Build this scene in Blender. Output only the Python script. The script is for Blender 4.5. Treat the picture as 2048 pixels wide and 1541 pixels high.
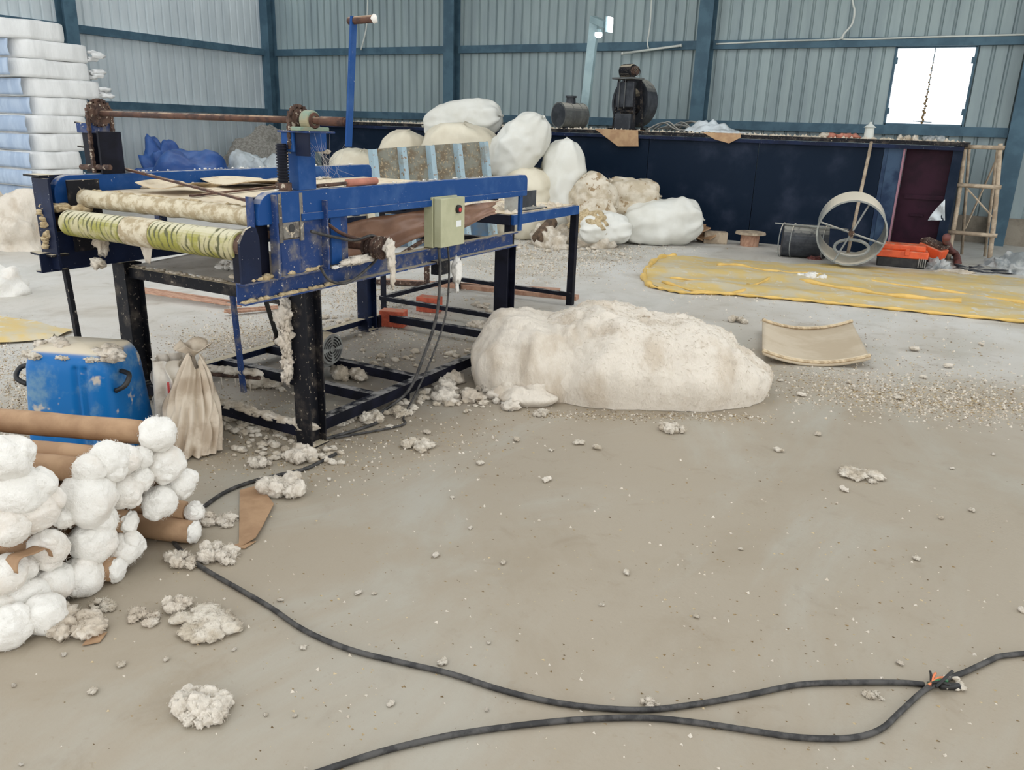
import bpy, bmesh, math, random
from mathutils import Vector, Matrix, noise
random.seed(7)
for o in list(bpy.data.objects): bpy.data.objects.remove(o)
scn = bpy.context.scene
col = scn.collection
V = Vector
PI = math.pi

# ------------------------------------------------------------------ camera
CAMH, FPX = 1.55, 1600.0
CR = V((0.870, 0.492, 0.032)); CD = V((0.178, -0.252, -0.951)); CF = V((-0.460, 0.833, -0.307))
CF.normalize(); CR = (CR - CF * CR.dot(CF)).normalized(); CD = CF.cross(CR)
cam_d = bpy.data.cameras.new('camera'); cam = bpy.data.objects.new('camera', cam_d); col.objects.link(cam)
cam_d.sensor_width = 36.0; cam_d.lens = FPX / 2048 * 36.0; cam_d.clip_start = 0.05; cam_d.clip_end = 300
cam.matrix_world = Matrix(((CR.x, -CD.x, -CF.x, 0), (CR.y, -CD.y, -CF.y, 0), (CR.z, -CD.z, -CF.z, CAMH), (0, 0, 0, 1)))
scn.camera = cam

# ------------------------------------------------------------------ sky and exposure
world = bpy.data.worlds.new('overcast_sky'); scn.world = world; world.use_nodes = True
bg = world.node_tree.nodes['Background']
bg.inputs['Color'].default_value = (0.97, 0.985, 1.0, 1); bg.inputs['Strength'].default_value = 2.3
scn.view_settings.view_transform = 'Standard'; scn.view_settings.look = 'None'
scn.view_settings.gamma = 1.0; scn.view_settings.use_curve_mapping = False
scn.view_settings.exposure = 0.0

# ------------------------------------------------------------------ measuring helpers (survey of the place)
def ray(px, py): return CR * (px - 1024) + CD * (py - 770.5) + CF * FPX
EYE = V((0, 0, CAMH))
def G(px, py, z=0.0):
    d = ray(px, py); return EYE + d * ((z - CAMH) / d.z)
def AX(px, py, x):
    d = ray(px, py); return EYE + d * (x / d.x)
def AY(px, py, y):
    d = ray(px, py); return EYE + d * (y / d.y)
def ppm(p): return FPX / (V(p) - EYE).dot(CF)
RZ = math.radians(29.5)      # heading of things that face the camera side of the hall

# ------------------------------------------------------------------ materials
def srgb(r, g, b):
    f = lambda c: (c / 255 / 12.92) if c / 255 <= 0.04045 else ((c / 255 + 0.055) / 1.055) ** 2.4
    return (f(r), f(g), f(b), 1)
MAT = {}
def mat(name, c1, c2=None, scale=5, lo=.4, hi=.6, rough=.75, metal=0, bump=0, bscale=30, dust=None, dustlo=.55, spots=None,
        sscale=40, sthr=.62, stretch=None, alpha=1, sheen=0, detail=6, trans=0, jitter=0, spec=None):
    m = bpy.data.materials.new(name); m.use_nodes = True; nt = m.node_tree; N = nt.nodes; L = nt.links
    b = N['Principled BSDF']; b.inputs['Roughness'].default_value = rough; b.inputs['Metallic'].default_value = metal
    if spec is not None: b.inputs['Specular IOR Level'].default_value = spec
    tc = N.new('ShaderNodeTexCoord'); oi = N.new('ShaderNodeObjectInfo')
    mu = N.new('ShaderNodeMath'); mu.operation = 'MULTIPLY'; mu.inputs[1].default_value = 17.0; L.new(oi.outputs['Random'], mu.inputs[0])
    ad = N.new('ShaderNodeVectorMath'); ad.operation = 'ADD'; L.new(tc.outputs['Object'], ad.inputs[0]); L.new(mu.outputs[0], ad.inputs[1])
    vec = ad.outputs[0]
    if stretch:
        vm = N.new('ShaderNodeVectorMath'); vm.operation = 'MULTIPLY'; vm.inputs[1].default_value = stretch; L.new(vec, vm.inputs[0]); vst = vm.outputs[0]
    else: vst = vec
    def nz(s, v=vec, d=detail):
        n = N.new('ShaderNodeTexNoise'); n.inputs['Scale'].default_value = s; n.inputs['Detail'].default_value = d; n.inputs['Roughness'].default_value = .6
        L.new(v, n.inputs['Vector']); return n.outputs['Fac']
    def ramp(f, a, c):
        r = N.new('ShaderNodeMapRange'); r.interpolation_type = 'SMOOTHSTEP'; r.inputs[1].default_value = a; r.inputs[2].default_value = c; L.new(f, r.inputs[0]); return r.outputs[0]
    def mix(f, a, c):
        x = N.new('ShaderNodeMix'); x.data_type = 'RGBA'; L.new(f, x.inputs[0])
        for s, k in ((a, 6), (c, 7)):
            if isinstance(s, tuple): x.inputs[k].default_value = s
            else: L.new(s, x.inputs[k])
        return x.outputs[2]
    c = c1
    if c2: c = mix(ramp(nz(scale, vst), lo, hi), c1, c2)
    if spots: c = mix(ramp(nz(sscale, vec, 3), sthr, sthr + .06), c, spots)
    if dust:
        g = N.new('ShaderNodeNewGeometry'); sx = N.new('ShaderNodeSeparateXYZ'); L.new(g.outputs['Normal'], sx.inputs[0])
        a = N.new('ShaderNodeMath'); a.operation = 'MULTIPLY'; L.new(ramp(sx.outputs[2], .35, .9), a.inputs[0]); L.new(ramp(nz(14, vec), dustlo - .2, dustlo), a.inputs[1])
        c = mix(a.outputs[0], c, dust)
    if jitter:
        hs = N.new('ShaderNodeHueSaturation'); mr = N.new('ShaderNodeMapRange'); mr.inputs[3].default_value = 1 - jitter; mr.inputs[4].default_value = 1 + jitter
        L.new(oi.outputs['Random'], mr.inputs[0]); L.new(mr.outputs[0], hs.inputs['Value'])
        if isinstance(c, tuple): hs.inputs['Color'].default_value = c
        else: L.new(c, hs.inputs['Color'])
        c = hs.outputs[0]
    if isinstance(c, tuple): b.inputs['Base Color'].default_value = c
    else: L.new(c, b.inputs['Base Color'])
    if bump:
        bp = N.new('ShaderNodeBump'); bp.inputs['Strength'].default_value = bump; bp.inputs['Distance'].default_value = .02
        L.new(nz(bscale, vst, 8), bp.inputs['Height']); L.new(bp.outputs[0], b.inputs['Normal'])
    if sheen: b.inputs['Sheen Weight'].default_value = sheen; b.inputs['Sheen Roughness'].default_value = .6
    if alpha < 1: b.inputs['Alpha'].default_value = alpha
    MAT[name] = m; return m

DUST = srgb(196, 184, 160)
mat('sheet_paint', srgb(154, 170, 172), srgb(138, 154, 158), 1.2, .35, .65, rough=.5, stretch=(3, 3, .4), jitter=.05)
mat('sheet_paint_lit', srgb(206, 215, 218), srgb(192, 202, 206), 1.2, .35, .65, rough=.6, stretch=(3, 3, .4), jitter=.04)  # same sheet paint lightened: brighter light on the left wall put into the colour
mat('steel_trim', srgb(78, 106, 122), srgb(66, 92, 108), 3, rough=.55, spec=.25, dust=srgb(200, 208, 208), dustlo=.35)
mat('plinth', srgb(150, 142, 128), srgb(120, 112, 100), 3, rough=.9, bump=.3)
m = mat('concrete', srgb(206, 204, 199), srgb(194, 189, 180), .7, .34, .66, rough=.55, bump=.10, bscale=70, detail=9)
nt = m.node_tree; N = nt.nodes; L = nt.links; b = N['Principled BSDF']; src = b.inputs['Base Color'].links[0].from_socket
tc = N.new('ShaderNodeTexCoord')
def stain(src, scale, lo, hi, colr, amt, st=(1, 1, 1)):
    vm = N.new('ShaderNodeVectorMath'); vm.operation = 'MULTIPLY'; vm.inputs[1].default_value = st; L.new(tc.outputs['Object'], vm.inputs[0])
    n = N.new('ShaderNodeTexNoise'); n.inputs['Scale'].default_value = scale; n.inputs['Detail'].default_value = 9; n.inputs['Roughness'].default_value = .65; n.inputs['Distortion'].default_value = .6
    L.new(vm.outputs[0], n.inputs['Vector']); r = N.new('ShaderNodeMapRange'); r.interpolation_type = 'SMOOTHSTEP'; r.inputs[1].default_value = lo; r.inputs[2].default_value = hi; r.inputs[4].default_value = amt
    L.new(n.outputs['Fac'], r.inputs[0]); x = N.new('ShaderNodeMix'); x.data_type = 'RGBA'; L.new(r.outputs[0], x.inputs[0]); L.new(src, x.inputs[6]); x.inputs[7].default_value = colr; return x.outputs[2]
# trodden tan dust around the working area, near floor's weaker light darkened in too
vd = N.new('ShaderNodeVectorMath'); vd.operation = 'DISTANCE'; vd.inputs[1].default_value = (-.6, 2.2, 0); L.new(tc.outputs['Object'], vd.inputs[0])
nd = N.new('ShaderNodeTexNoise'); nd.inputs['Scale'].default_value = .6; nd.inputs['Detail'].default_value = 7; L.new(tc.outputs['Object'], nd.inputs['Vector'])
ma = N.new('ShaderNodeMath'); ma.operation = 'MULTIPLY_ADD'; ma.inputs[1].default_value = 4.0; L.new(nd.outputs['Fac'], ma.inputs[0]); L.new(vd.outputs['Value'], ma.inputs[2])
rr_ = N.new('ShaderNodeMapRange'); rr_.interpolation_type = 'SMOOTHSTEP'; rr_.inputs[1].default_value = 4.4; rr_.inputs[2].default_value = 8.0; rr_.inputs[3].default_value = .92; rr_.inputs[4].default_value = 0; L.new(ma.outputs[0], rr_.inputs[0])
xm_ = N.new('ShaderNodeMix'); xm_.data_type = 'RGBA'; L.new(rr_.outputs[0], xm_.inputs[0]); L.new(src, xm_.inputs[6]); xm_.inputs[7].default_value = srgb(153, 141, 122); src = xm_.outputs[2]
src = stain(src, 1.4, .48, .72, srgb(146, 133, 113), .6)
# greasy grey dust under the machine, with some of its shade painted in
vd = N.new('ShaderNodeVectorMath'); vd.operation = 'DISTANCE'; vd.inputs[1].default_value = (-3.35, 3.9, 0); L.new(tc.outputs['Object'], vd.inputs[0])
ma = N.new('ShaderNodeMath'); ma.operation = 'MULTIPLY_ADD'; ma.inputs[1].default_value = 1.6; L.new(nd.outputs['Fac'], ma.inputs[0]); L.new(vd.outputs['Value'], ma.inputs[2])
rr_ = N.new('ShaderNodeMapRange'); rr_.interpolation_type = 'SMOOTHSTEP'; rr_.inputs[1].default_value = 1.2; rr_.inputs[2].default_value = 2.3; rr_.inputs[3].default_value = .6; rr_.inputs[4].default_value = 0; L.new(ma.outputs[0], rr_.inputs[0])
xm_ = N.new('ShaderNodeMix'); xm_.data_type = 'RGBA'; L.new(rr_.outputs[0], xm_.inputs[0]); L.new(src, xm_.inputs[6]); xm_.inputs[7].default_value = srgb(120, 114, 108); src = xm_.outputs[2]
src = stain(src, 5.0, .56, .74, srgb(136, 122, 102), .5)
src = stain(src, 1.3, .46, .70, srgb(170, 168, 158), .6, (1, .5, 1))
src = stain(src, 40, .60, .74, srgb(140, 126, 104), .5)
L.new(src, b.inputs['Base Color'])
mat('unseen_roof_paint', srgb(170, 178, 178), rough=.7)
mat('blue_paint', srgb(24, 68, 126), srgb(54, 88, 138), 7, .46, .74, rough=.5, spec=.15, dust=srgb(160, 158, 156), dustlo=.55, spots=srgb(150, 154, 164), sscale=55, sthr=.69)
mat('blue_paint_dirty', srgb(40, 62, 108), srgb(118, 114, 112), 11, .46, .70, rough=.6, spec=.15, dust=DUST, dustlo=.42, spots=srgb(190, 184, 170), sscale=60, sthr=.64)
mat('navy_paint', srgb(26, 38, 66), srgb(20, 28, 50), 3, rough=.5, spec=.15, spots=srgb(150, 148, 150), sscale=70, sthr=.68, dust=DUST, dustlo=.42)
mat('dark_steel', srgb(20, 21, 27), srgb(84, 77, 70), 9, .48, .74, rough=.6, spec=.2, dust=DUST, dustlo=.42, spots=srgb(150, 140, 125), sscale=50, sthr=.64)
mat('black_steel', srgb(12, 14, 24), srgb(22, 24, 38), 6, rough=.55, spec=.15, dust=srgb(150, 148, 146), dustlo=.6)
mat('bin_paint', srgb(12, 28, 46), srgb(52, 60, 78), 1.7, .46, .86, rough=.5, spec=.12)
mat('bin_plate', srgb(62, 82, 106), srgb(36, 52, 78), 3, rough=.5, spec=.15)
mat('maroon_paint', srgb(52, 24, 40), srgb(40, 18, 32), 3, rough=.5, spec=.15)
mat('pink_edge', srgb(150, 110, 122), rough=.6)
mat('rust', srgb(92, 62, 48), srgb(64, 44, 38), 18, rough=.8, bump=.3, bscale=60, dust=srgb(170, 145, 120), dustlo=.6)
mat('rust_dark', srgb(58, 42, 36), srgb(92, 70, 58), 25, rough=.85, bump=.5, bscale=60, spots=srgb(190, 178, 160), sscale=45, sthr=.60)
mat('green_paint', srgb(118, 140, 122), srgb(150, 140, 112), 12, rough=.6)
mat('beige_box', srgb(178, 178, 146), srgb(166, 166, 134), 5, rough=.5)
mat('box_label', srgb(226, 228, 226), rough=.6)
mat('black_plastic', srgb(22, 22, 24), srgb(44, 43, 42), 14, rough=.5)
mat('cable_rubber', srgb(38, 37, 37), srgb(74, 72, 70), 22, rough=.6)
mat('red_plastic', srgb(196, 50, 50), rough=.4)
mat('galvanised', srgb(164, 164, 158), srgb(140, 138, 130), 7, rough=.55, metal=.2, dust=srgb(196, 190, 178), dustlo=.45)
mat('tray_zinc', srgb(206, 203, 196), srgb(184, 180, 172), 5, rough=.7, spots=srgb(150, 140, 124), sscale=20, sthr=.66)
mat('worn_steel', srgb(124, 120, 112), srgb(84, 78, 72), 14, rough=.7, spots=srgb(190, 178, 156), sscale=40, sthr=.6)
mat('motor_grey', srgb(140, 142, 138), srgb(112, 112, 108), 8, rough=.55, dust=DUST, dustlo=.5)
mat('cotton', srgb(234, 231, 224), srgb(226, 218, 207), 4, .5, .7, rough=1, bump=.6, bscale=45, sheen=.15, spec=.05)
mat('cotton_raw', srgb(221, 212, 198), srgb(202, 189, 171), 5, .46, .68, rough=1, bump=1, bscale=26, sheen=.1, spots=srgb(150, 130, 104), sscale=48, sthr=.72, spec=.05, stretch=(1, 1, .5))
mat('cotton_dirty', srgb(222, 213, 198), srgb(196, 183, 163), 12, rough=1, bump=.7, bscale=70, sheen=.1, spots=srgb(120, 102, 80), sscale=75, sthr=.68, spec=.1)
mat('batt_cotton', srgb(234, 235, 234), srgb(222, 223, 222), 6, rough=1, bump=.5, bscale=22, sheen=.1, stretch=(1, 1, .25), spec=.1)
mat('batt_shade_blue', srgb(188, 204, 224), srgb(170, 188, 212), 6, rough=.9, bump=.3, bscale=16, stretch=(1, 1, .25))  # batt cotton tinted blue, shade of the stack's near side painted in
mat('sack_white', srgb(219, 219, 212), srgb(211, 210, 201), 2, rough=.6, bump=.10, bscale=22, jitter=.03)
mat('sack_cream', srgb(219, 212, 192), srgb(210, 201, 180), 2, rough=.7, bump=.10, bscale=22, jitter=.03)
mat('sack_dirty', srgb(210, 201, 184), srgb(186, 173, 150), 6, rough=.8, bump=.4, bscale=18, spots=srgb(150, 128, 98), sscale=9, sthr=.58)
mat('fibreboard', srgb(190, 176, 154), srgb(178, 162, 138), 3, rough=.9)
mat('husk', srgb(150, 126, 88), srgb(96, 78, 54), 30, rough=.95)
mat('husk_pale', srgb(198, 180, 146), srgb(168, 148, 112), 30, rough=.95)
mat('kraft_paper', srgb(168, 136, 104), srgb(152, 120, 90), 7, rough=.75, bump=.12, bscale=30, jitter=.05)
mat('cardboard', srgb(188, 156, 120), srgb(170, 136, 104), 6, rough=.85, dust=srgb(206, 192, 168), dustlo=.55)
mat('brown_sheet', srgb(180, 142, 120), srgb(158, 122, 102), 5, rough=.4, bump=.2, bscale=12)
mat('bed_wood', srgb(204, 184, 152), srgb(164, 142, 112), 9, rough=.9, stretch=(1, 6, 1), dust=srgb(214, 200, 174), dustlo=.5)
mat('plank_wood', srgb(190, 152, 128), srgb(166, 126, 104), 8, rough=.85, stretch=(1, 8, 1))
mat('bark_wood', srgb(112, 92, 74), srgb(76, 62, 50), 12, rough=.95, bump=.6, bscale=30)
mat('bamboo', srgb(184, 168, 146), srgb(150, 134, 114), 8, rough=.8)
mat('clay_tube', srgb(188, 124, 104), srgb(172, 112, 94), 10, rough=.7)
mat('red_brick', srgb(196, 96, 70), srgb(168, 78, 56), 14, rough=.85, bump=.3, dust=srgb(176, 120, 96), dustlo=.55)
mat('roller_yellow', srgb(186, 184, 78), srgb(168, 164, 60), 10, rough=.55)
mat('roller_dusty', srgb(206, 196, 172), srgb(168, 152, 122), 22, rough=.95, bump=.5, bscale=60)
mat('trough_pan', srgb(128, 128, 116), srgb(112, 98, 78), 7, .4, .62, rough=.8, bump=.4, bscale=40, spots=srgb(170, 152, 122), sscale=30, sthr=.58)
mat('trough_blue', srgb(150, 172, 182), srgb(140, 142, 134), 4, .5, .7, rough=.6, spots=srgb(132, 108, 80), sscale=22, sthr=.60)
mat('trough_navy', srgb(50, 86, 116), srgb(66, 82, 96), 6, rough=.5)
mat('can_blue', srgb(14, 104, 172), srgb(110, 146, 172), 5, .48, .66, rough=.4, spec=.25, dust=srgb(206, 194, 172), dustlo=.36, spots=srgb(190, 182, 170), sscale=8, sthr=.62)
mat('bag_plastic', srgb(206, 192, 172), srgb(178, 160, 138), 7, rough=.5, spots=srgb(120, 150, 160), sscale=6, sthr=.70)
mat('bag_white', srgb(226, 220, 208), srgb(196, 186, 172), 7, rough=.45)
mat('tarp_yellow', srgb(206, 180, 116), srgb(196, 185, 158), 2.4, .42, .60, rough=.5, spots=srgb(204, 196, 178), sscale=9, sthr=.60, stretch=(1, 2, 1))
mat('tarp_hem', srgb(226, 188, 106), srgb(210, 176, 98), 6, rough=.45)
mat('tarp_blue', srgb(38, 78, 146), srgb(58, 98, 164), 3, rough=.4)
mat('sheet_white', srgb(206, 214, 218), srgb(178, 184, 186), 4, rough=.5)
mat('ash_heap', srgb(160, 156, 148), srgb(130, 126, 118), 22, rough=1, bump=.8, bscale=50)
mat('drum_grey', srgb(104, 106, 104), srgb(82, 84, 84), 5, rough=.6, dust=srgb(178, 174, 164), dustlo=.4)
mat('soot_steel', srgb(38, 42, 50), srgb(58, 62, 68), 8, rough=.55, dust=srgb(150, 148, 140), dustlo=.5)
mat('wheel_steel', srgb(150, 154, 152), srgb(120, 124, 124), 7, rough=.55, dust=srgb(226, 216, 196), dustlo=.34)
mat('orange_case', srgb(232, 96, 48), srgb(214, 84, 40), 9, rough=.45, dust=srgb(214, 160, 130), dustlo=.62)
mat('post_paint', srgb(160, 184, 188), srgb(146, 170, 176), 4, rough=.5)
mat('conduit_white', srgb(206, 210, 204), rough=.5)
mat('cobweb', srgb(214, 210, 204), rough=.9, alpha=.6)
mat('wire_orange', srgb(226, 130, 84), rough=.5); mat('wire_green', srgb(60, 120, 80), rough=.5)
mat('print_red', srgb(214, 90, 90), rough=.5)
mat('hose_red', srgb(112, 62, 56), srgb(90, 52, 48), 8, rough=.6)
mat('rag_grey', srgb(186, 188, 186), srgb(130, 136, 138), 6, rough=.9)
m = bpy.data.materials.new('lamp_led'); m.use_nodes = True; b = m.node_tree.nodes['Principled BSDF']
b.inputs['Emission Color'].default_value = (0.9, 0.96, 1, 1); b.inputs['Emission Strength'].default_value = 12; MAT['lamp_led'] = m
m = bpy.data.materials.new('window_glass'); m.use_nodes = True; nt = m.node_tree
b = nt.nodes['Principled BSDF']; b.inputs['Base Color'].default_value = (.95, .97, 1, 1); b.inputs['Roughness'].default_value = .1; b.inputs['Alpha'].default_value = .12; MAT['window_glass'] = m
# striped cloth of the front roller: black print bands around the roll
m = mat('roller_print', srgb(146, 143, 62), srgb(178, 170, 132), 9, .45, .62, rough=.7, dust=srgb(198, 192, 164), dustlo=.36)
nt = m.node_tree; N = nt.nodes; L = nt.links; b = N['Principled BSDF']; src = b.inputs['Base Color'].links[0].from_socket
tc = N.new('ShaderNodeTexCoord'); wv = N.new('ShaderNodeTexWave'); wv.inputs['Scale'].default_value = 9.0; wv.inputs['Distortion'].default_value = 7; wv.inputs['Detail'].default_value = 3
L.new(tc.outputs['Object'], wv.inputs['Vector']); nn = N.new('ShaderNodeTexNoise'); nn.inputs['Scale'].default_value = 13; L.new(tc.outputs['Object'], nn.inputs['Vector'])
mu = N.new('ShaderNodeMath'); mu.operation = 'MULTIPLY'; L.new(wv.outputs['Fac'], mu.inputs[0]); L.new(nn.outputs['Fac'], mu.inputs[1])
mr = N.new('ShaderNodeMapRange'); mr.inputs[1].default_value = .36; mr.inputs[2].default_value = .55; L.new(mu.outputs[0], mr.inputs[0])
mx = N.new('ShaderNodeMix'); mx.data_type = 'RGBA'; L.new(mr.outputs[0], mx.inputs[0]); L.new(src, mx.inputs[6]); mx.inputs[7].default_value = srgb(84, 84, 50); L.new(mx.outputs[2], b.inputs['Base Color'])

# ------------------------------------------------------------------ mesh builder
WLOC = {}
def tag(o, label, cat, group=None, kind=None):
    o['label'] = label; o['category'] = cat
    if group: o['group'] = group
    if kind: o['kind'] = kind
    return o
def thing(name, label, cat, loc, group=None):
    o = bpy.data.objects.new(name, None); col.objects.link(o); o.empty_display_size = .1
    o.location = loc; WLOC[o.name] = V(loc); return tag(o, label, cat, group)
class MB:
    def __init__(s): s.v = []; s.f = []
    def add(s, vs, fs):
        n = len(s.v); s.v += [V(p) for p in vs]; s.f += [tuple(i + n for i in f) for f in fs]; return s
    def box(s, c, d, rot=None):
        c = V(c); h = [x / 2 for x in d]
        vs = [V((x * h[0], y * h[1], z * h[2])) for z in (-1, 1) for y in (-1, 1) for x in (-1, 1)]
        if rot is not None: vs = [rot @ p for p in vs]
        return s.add([c + p for p in vs], [(0, 2, 3, 1), (4, 5, 7, 6), (0, 1, 5, 4), (2, 6, 7, 3), (0, 4, 6, 2), (1, 3, 7, 5)])
    def b2(s, a, b): return s.box([(a[i] + b[i]) / 2 for i in range(3)], [abs(b[i] - a[i]) for i in range(3)])
    def bar(s, a, b, w, h, up=(0, 0, 1)):
        a = V(a); b = V(b); d = (b - a).normalized(); u = V(up)
        if abs(d.dot(u)) > .98: u = V((0, 1, 0))
        x = d.cross(u).normalized(); z = x.cross(d)
        vs = [p + x * (i * w / 2) + z * (j * h / 2) for p in (a, b) for j in (-1, 1) for i in (-1, 1)]
        return s.add(vs, [(0, 1, 3, 2), (4, 6, 7, 5), (0, 4, 5, 1), (2, 3, 7, 6), (0, 2, 6, 4), (1, 5, 7, 3)])
    def frame(s, a, b):
        d = (V(b) - V(a)).normalized(); u = V((0, 0, 1)) if abs(d.z) < .9 else V((0, 1, 0))
        x = d.cross(u).normalized(); return d, x, x.cross(d)
    def cyl(s, a, b, r0, r1=None, n=16, caps=True):
        if r1 is None: r1 = r0
        d, x, z = s.frame(a, b); vs = []
        for p, r in ((V(a), r0), (V(b), r1)):
            vs += [p + (x * math.cos(2 * PI * i / n) + z * math.sin(2 * PI * i / n)) * r for i in range(n)]
        fs = [(i, (i + 1) % n, n + (i + 1) % n, n + i) for i in range(n)]
        if caps: fs += [tuple(range(n - 1, -1, -1)), tuple(range(n, 2 * n))]
        return s.add(vs, fs)
    def pipe(s, a, b, ro, ri, n=32):
        d, x, z = s.frame(a, b); vs = []
        for p, r in ((V(a), ro), (V(b), ro), (V(b), ri), (V(a), ri)):
            vs += [p + (x * math.cos(2 * PI * i / n) + z * math.sin(2 * PI * i / n)) * r for i in range(n)]
        fs = []
        for k in range(4):
            q = (k + 1) % 4
            fs += [(k * n + i, k * n + (i + 1) % n, q * n + (i + 1) % n, q * n + i) for i in range(n)]
        return s.add(vs, fs)
    def tube(s, pts, r, n=8, closed=False):
        pts = [V(p) for p in pts]; m = len(pts); vs = []; x = None
        for i, p in enumerate(pts):
            a = pts[(i - 1) % m] if closed or i else p; b = pts[(i + 1) % m] if closed or i < m - 1 else p
            d = (b - a).normalized()
            if x is None: x = d.cross(V((0, 0, 1)) if abs(d.z) < .9 else V((1, 0, 0))).normalized()
            x = (x - d * x.dot(d)).normalized(); z = d.cross(x)
            rr = r[i] if isinstance(r, (list, tuple)) else r
            vs += [p + (x * math.cos(2 * PI * k / n) + z * math.sin(2 * PI * k / n)) * rr for k in range(n)]
        fs = []
        for i in range(m if closed else m - 1):
            j = (i + 1) % m
            fs += [(i * n + k, i * n + (k + 1) % n, j * n + (k + 1) % n, j * n + k) for k in range(n)]
        if not closed: fs += [tuple(range(n - 1, -1, -1)), tuple((m - 1) * n + k for k in range(n))]
        return s.add(vs, fs)
    def prism(s, poly, ext):
        n = len(poly); e = V(ext); poly = [V(p) for p in poly]
        return s.add(poly + [p + e for p in poly], [tuple(range(n - 1, -1, -1)), tuple(range(n, 2 * n))] + [(i, (i + 1) % n, n + (i + 1) % n, n + i) for i in range(n)])
    def grid(s, fn, nu, nv, cu=False):
        vs = [fn(i / (nu if cu else nu - 1), j / (nv - 1)) for j in range(nv) for i in range(nu)]
        fs = [(j * nu + i, j * nu + (i + 1) % nu, (j + 1) * nu + (i + 1) % nu, (j + 1) * nu + i) for j in range(nv - 1) for i in range(nu if cu else nu - 1)]
        return s.add(vs, fs)
    def blob(s, c, r, seed=0, amp=.15, freq=2.2, sub=3, rot=None, flat=None, fine=.0, ffreq=9):
        bm = bmesh.new(); bmesh.ops.create_icosphere(bm, subdivisions=sub, radius=1); c = V(c)
        off = V((seed * 3.7, seed * 1.3, -seed * 2.1)); vs = []
        for v in bm.verts:
            p = v.co.normalized(); k = 1 + amp * noise.noise(p * freq + off) * 1.6
            if fine: k += fine * noise.noise(p * ffreq + off) + fine * .6 * noise.noise(p * ffreq * 2.3 + off)
            q = V((p.x * r[0], p.y * r[1], p.z * r[2])) * k
            if rot is not None: q = rot @ q
            if flat is not None and (c.z + q.z) < flat: q.z = flat - c.z + (c.z + q.z - flat) * .05
            vs.append(c + q)
        fs = [tuple(v.index for v in f.verts) for f in bm.faces]; bm.free(); return s.add(vs, fs)
    def fuzz(s, c, r, n, ln, rn, zmin=0.0):
        c = V(c)
        for _ in range(n):
            p = V((rn.gauss(0, 1), rn.gauss(0, 1), rn.gauss(0, 1))).normalized(); q = V((rn.gauss(0, 1), rn.gauss(0, 1), rn.gauss(0, 1))); t_ = (q - p * q.dot(p)).normalized()
            a = c + V((p.x * r[0], p.y * r[1], p.z * r[2])) * .97; w = p.cross(t_) * .0007; l_ = ln * rn.uniform(.4, 1)
            b = a + (p * .55 + t_ * .8) * l_; e = b + (t_ * .9 - p * .2) * l_ * .6
            if min(a.z, e.z) < zmin: continue
            s.add([a - w, a + w, b + w, b - w, e], [(0, 1, 2, 3), (3, 2, 4)])
        return s
    def build(s, name, m, parent=None, smooth=False, bev=0, thick=0, kind=None, origin='c', sub=0):
        lo = [min(p[i] for p in s.v) for i in range(3)]; hi = [max(p[i] for p in s.v) for i in range(3)]
        c = V([(lo[i] + hi[i]) / 2 for i in range(3)])
        if origin == 'b': c.z = lo[2]
        if origin == 'w': c = V((0, 0, 0))
        me = bpy.data.meshes.new(name); me.from_pydata([p - c for p in s.v], [], s.f)
        bm = bmesh.new(); bm.from_mesh(me); bmesh.ops.recalc_face_normals(bm, faces=bm.faces); bm.to_mesh(me); bm.free()
        me.materials.append(MAT[m]); o = bpy.data.objects.new(name, me); col.objects.link(o)
        if smooth: me.polygons.foreach_set('use_smooth', [True] * len(me.polygons))
        o.location = c - (WLOC[parent.name] if parent else V((0, 0, 0))); WLOC[o.name] = c
        if parent: o.parent = parent
        if thick: md = o.modifiers.new('solid', 'SOLIDIFY'); md.thickness = thick; md.offset = 0
        if bev: md = o.modifiers.new('bevel', 'BEVEL'); md.width = bev; md.segments = 2; md.limit_method = 'ANGLE'
        if sub: md = o.modifiers.new('subd', 'SUBSURF'); md.levels = sub; md.render_levels = sub
        if kind: o['kind'] = kind
        return o
def struct(o): o['kind'] = 'structure'; return o
def fn(p, f=1., s=0): return noise.noise(V(p) * f + V((s * 5.1, s * 2.7, s * 9.3)))
def spline(pts, k=6):
    pts = [V(p) for p in pts]; out = []
    for i in range(len(pts) - 1):
        p0 = pts[max(i - 1, 0)]; p1 = pts[i]; p2 = pts[i + 1]; p3 = pts[min(i + 2, len(pts) - 1)]
        for j in range(k):
            t = j / k; out.append(.5 * ((2 * p1) + (p2 - p0) * t + (2 * p0 - 5 * p1 + 4 * p2 - p3) * t * t + (3 * p1 - p0 - 3 * p2 + p3) * t ** 3))
    return out + [pts[-1]]

# ================================================================== THE HALL
WX, WY, ROOF = -15.36, 15.2, 6.2
mb = MB(); mb.add([(WX - .3, -25, 0), (25, -25, 0), (25, WY + .3, 0), (WX - .3, WY + .3, 0)], [(0, 1, 2, 3)])
struct(mb.build('floor', 'concrete', origin='w'))

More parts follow.
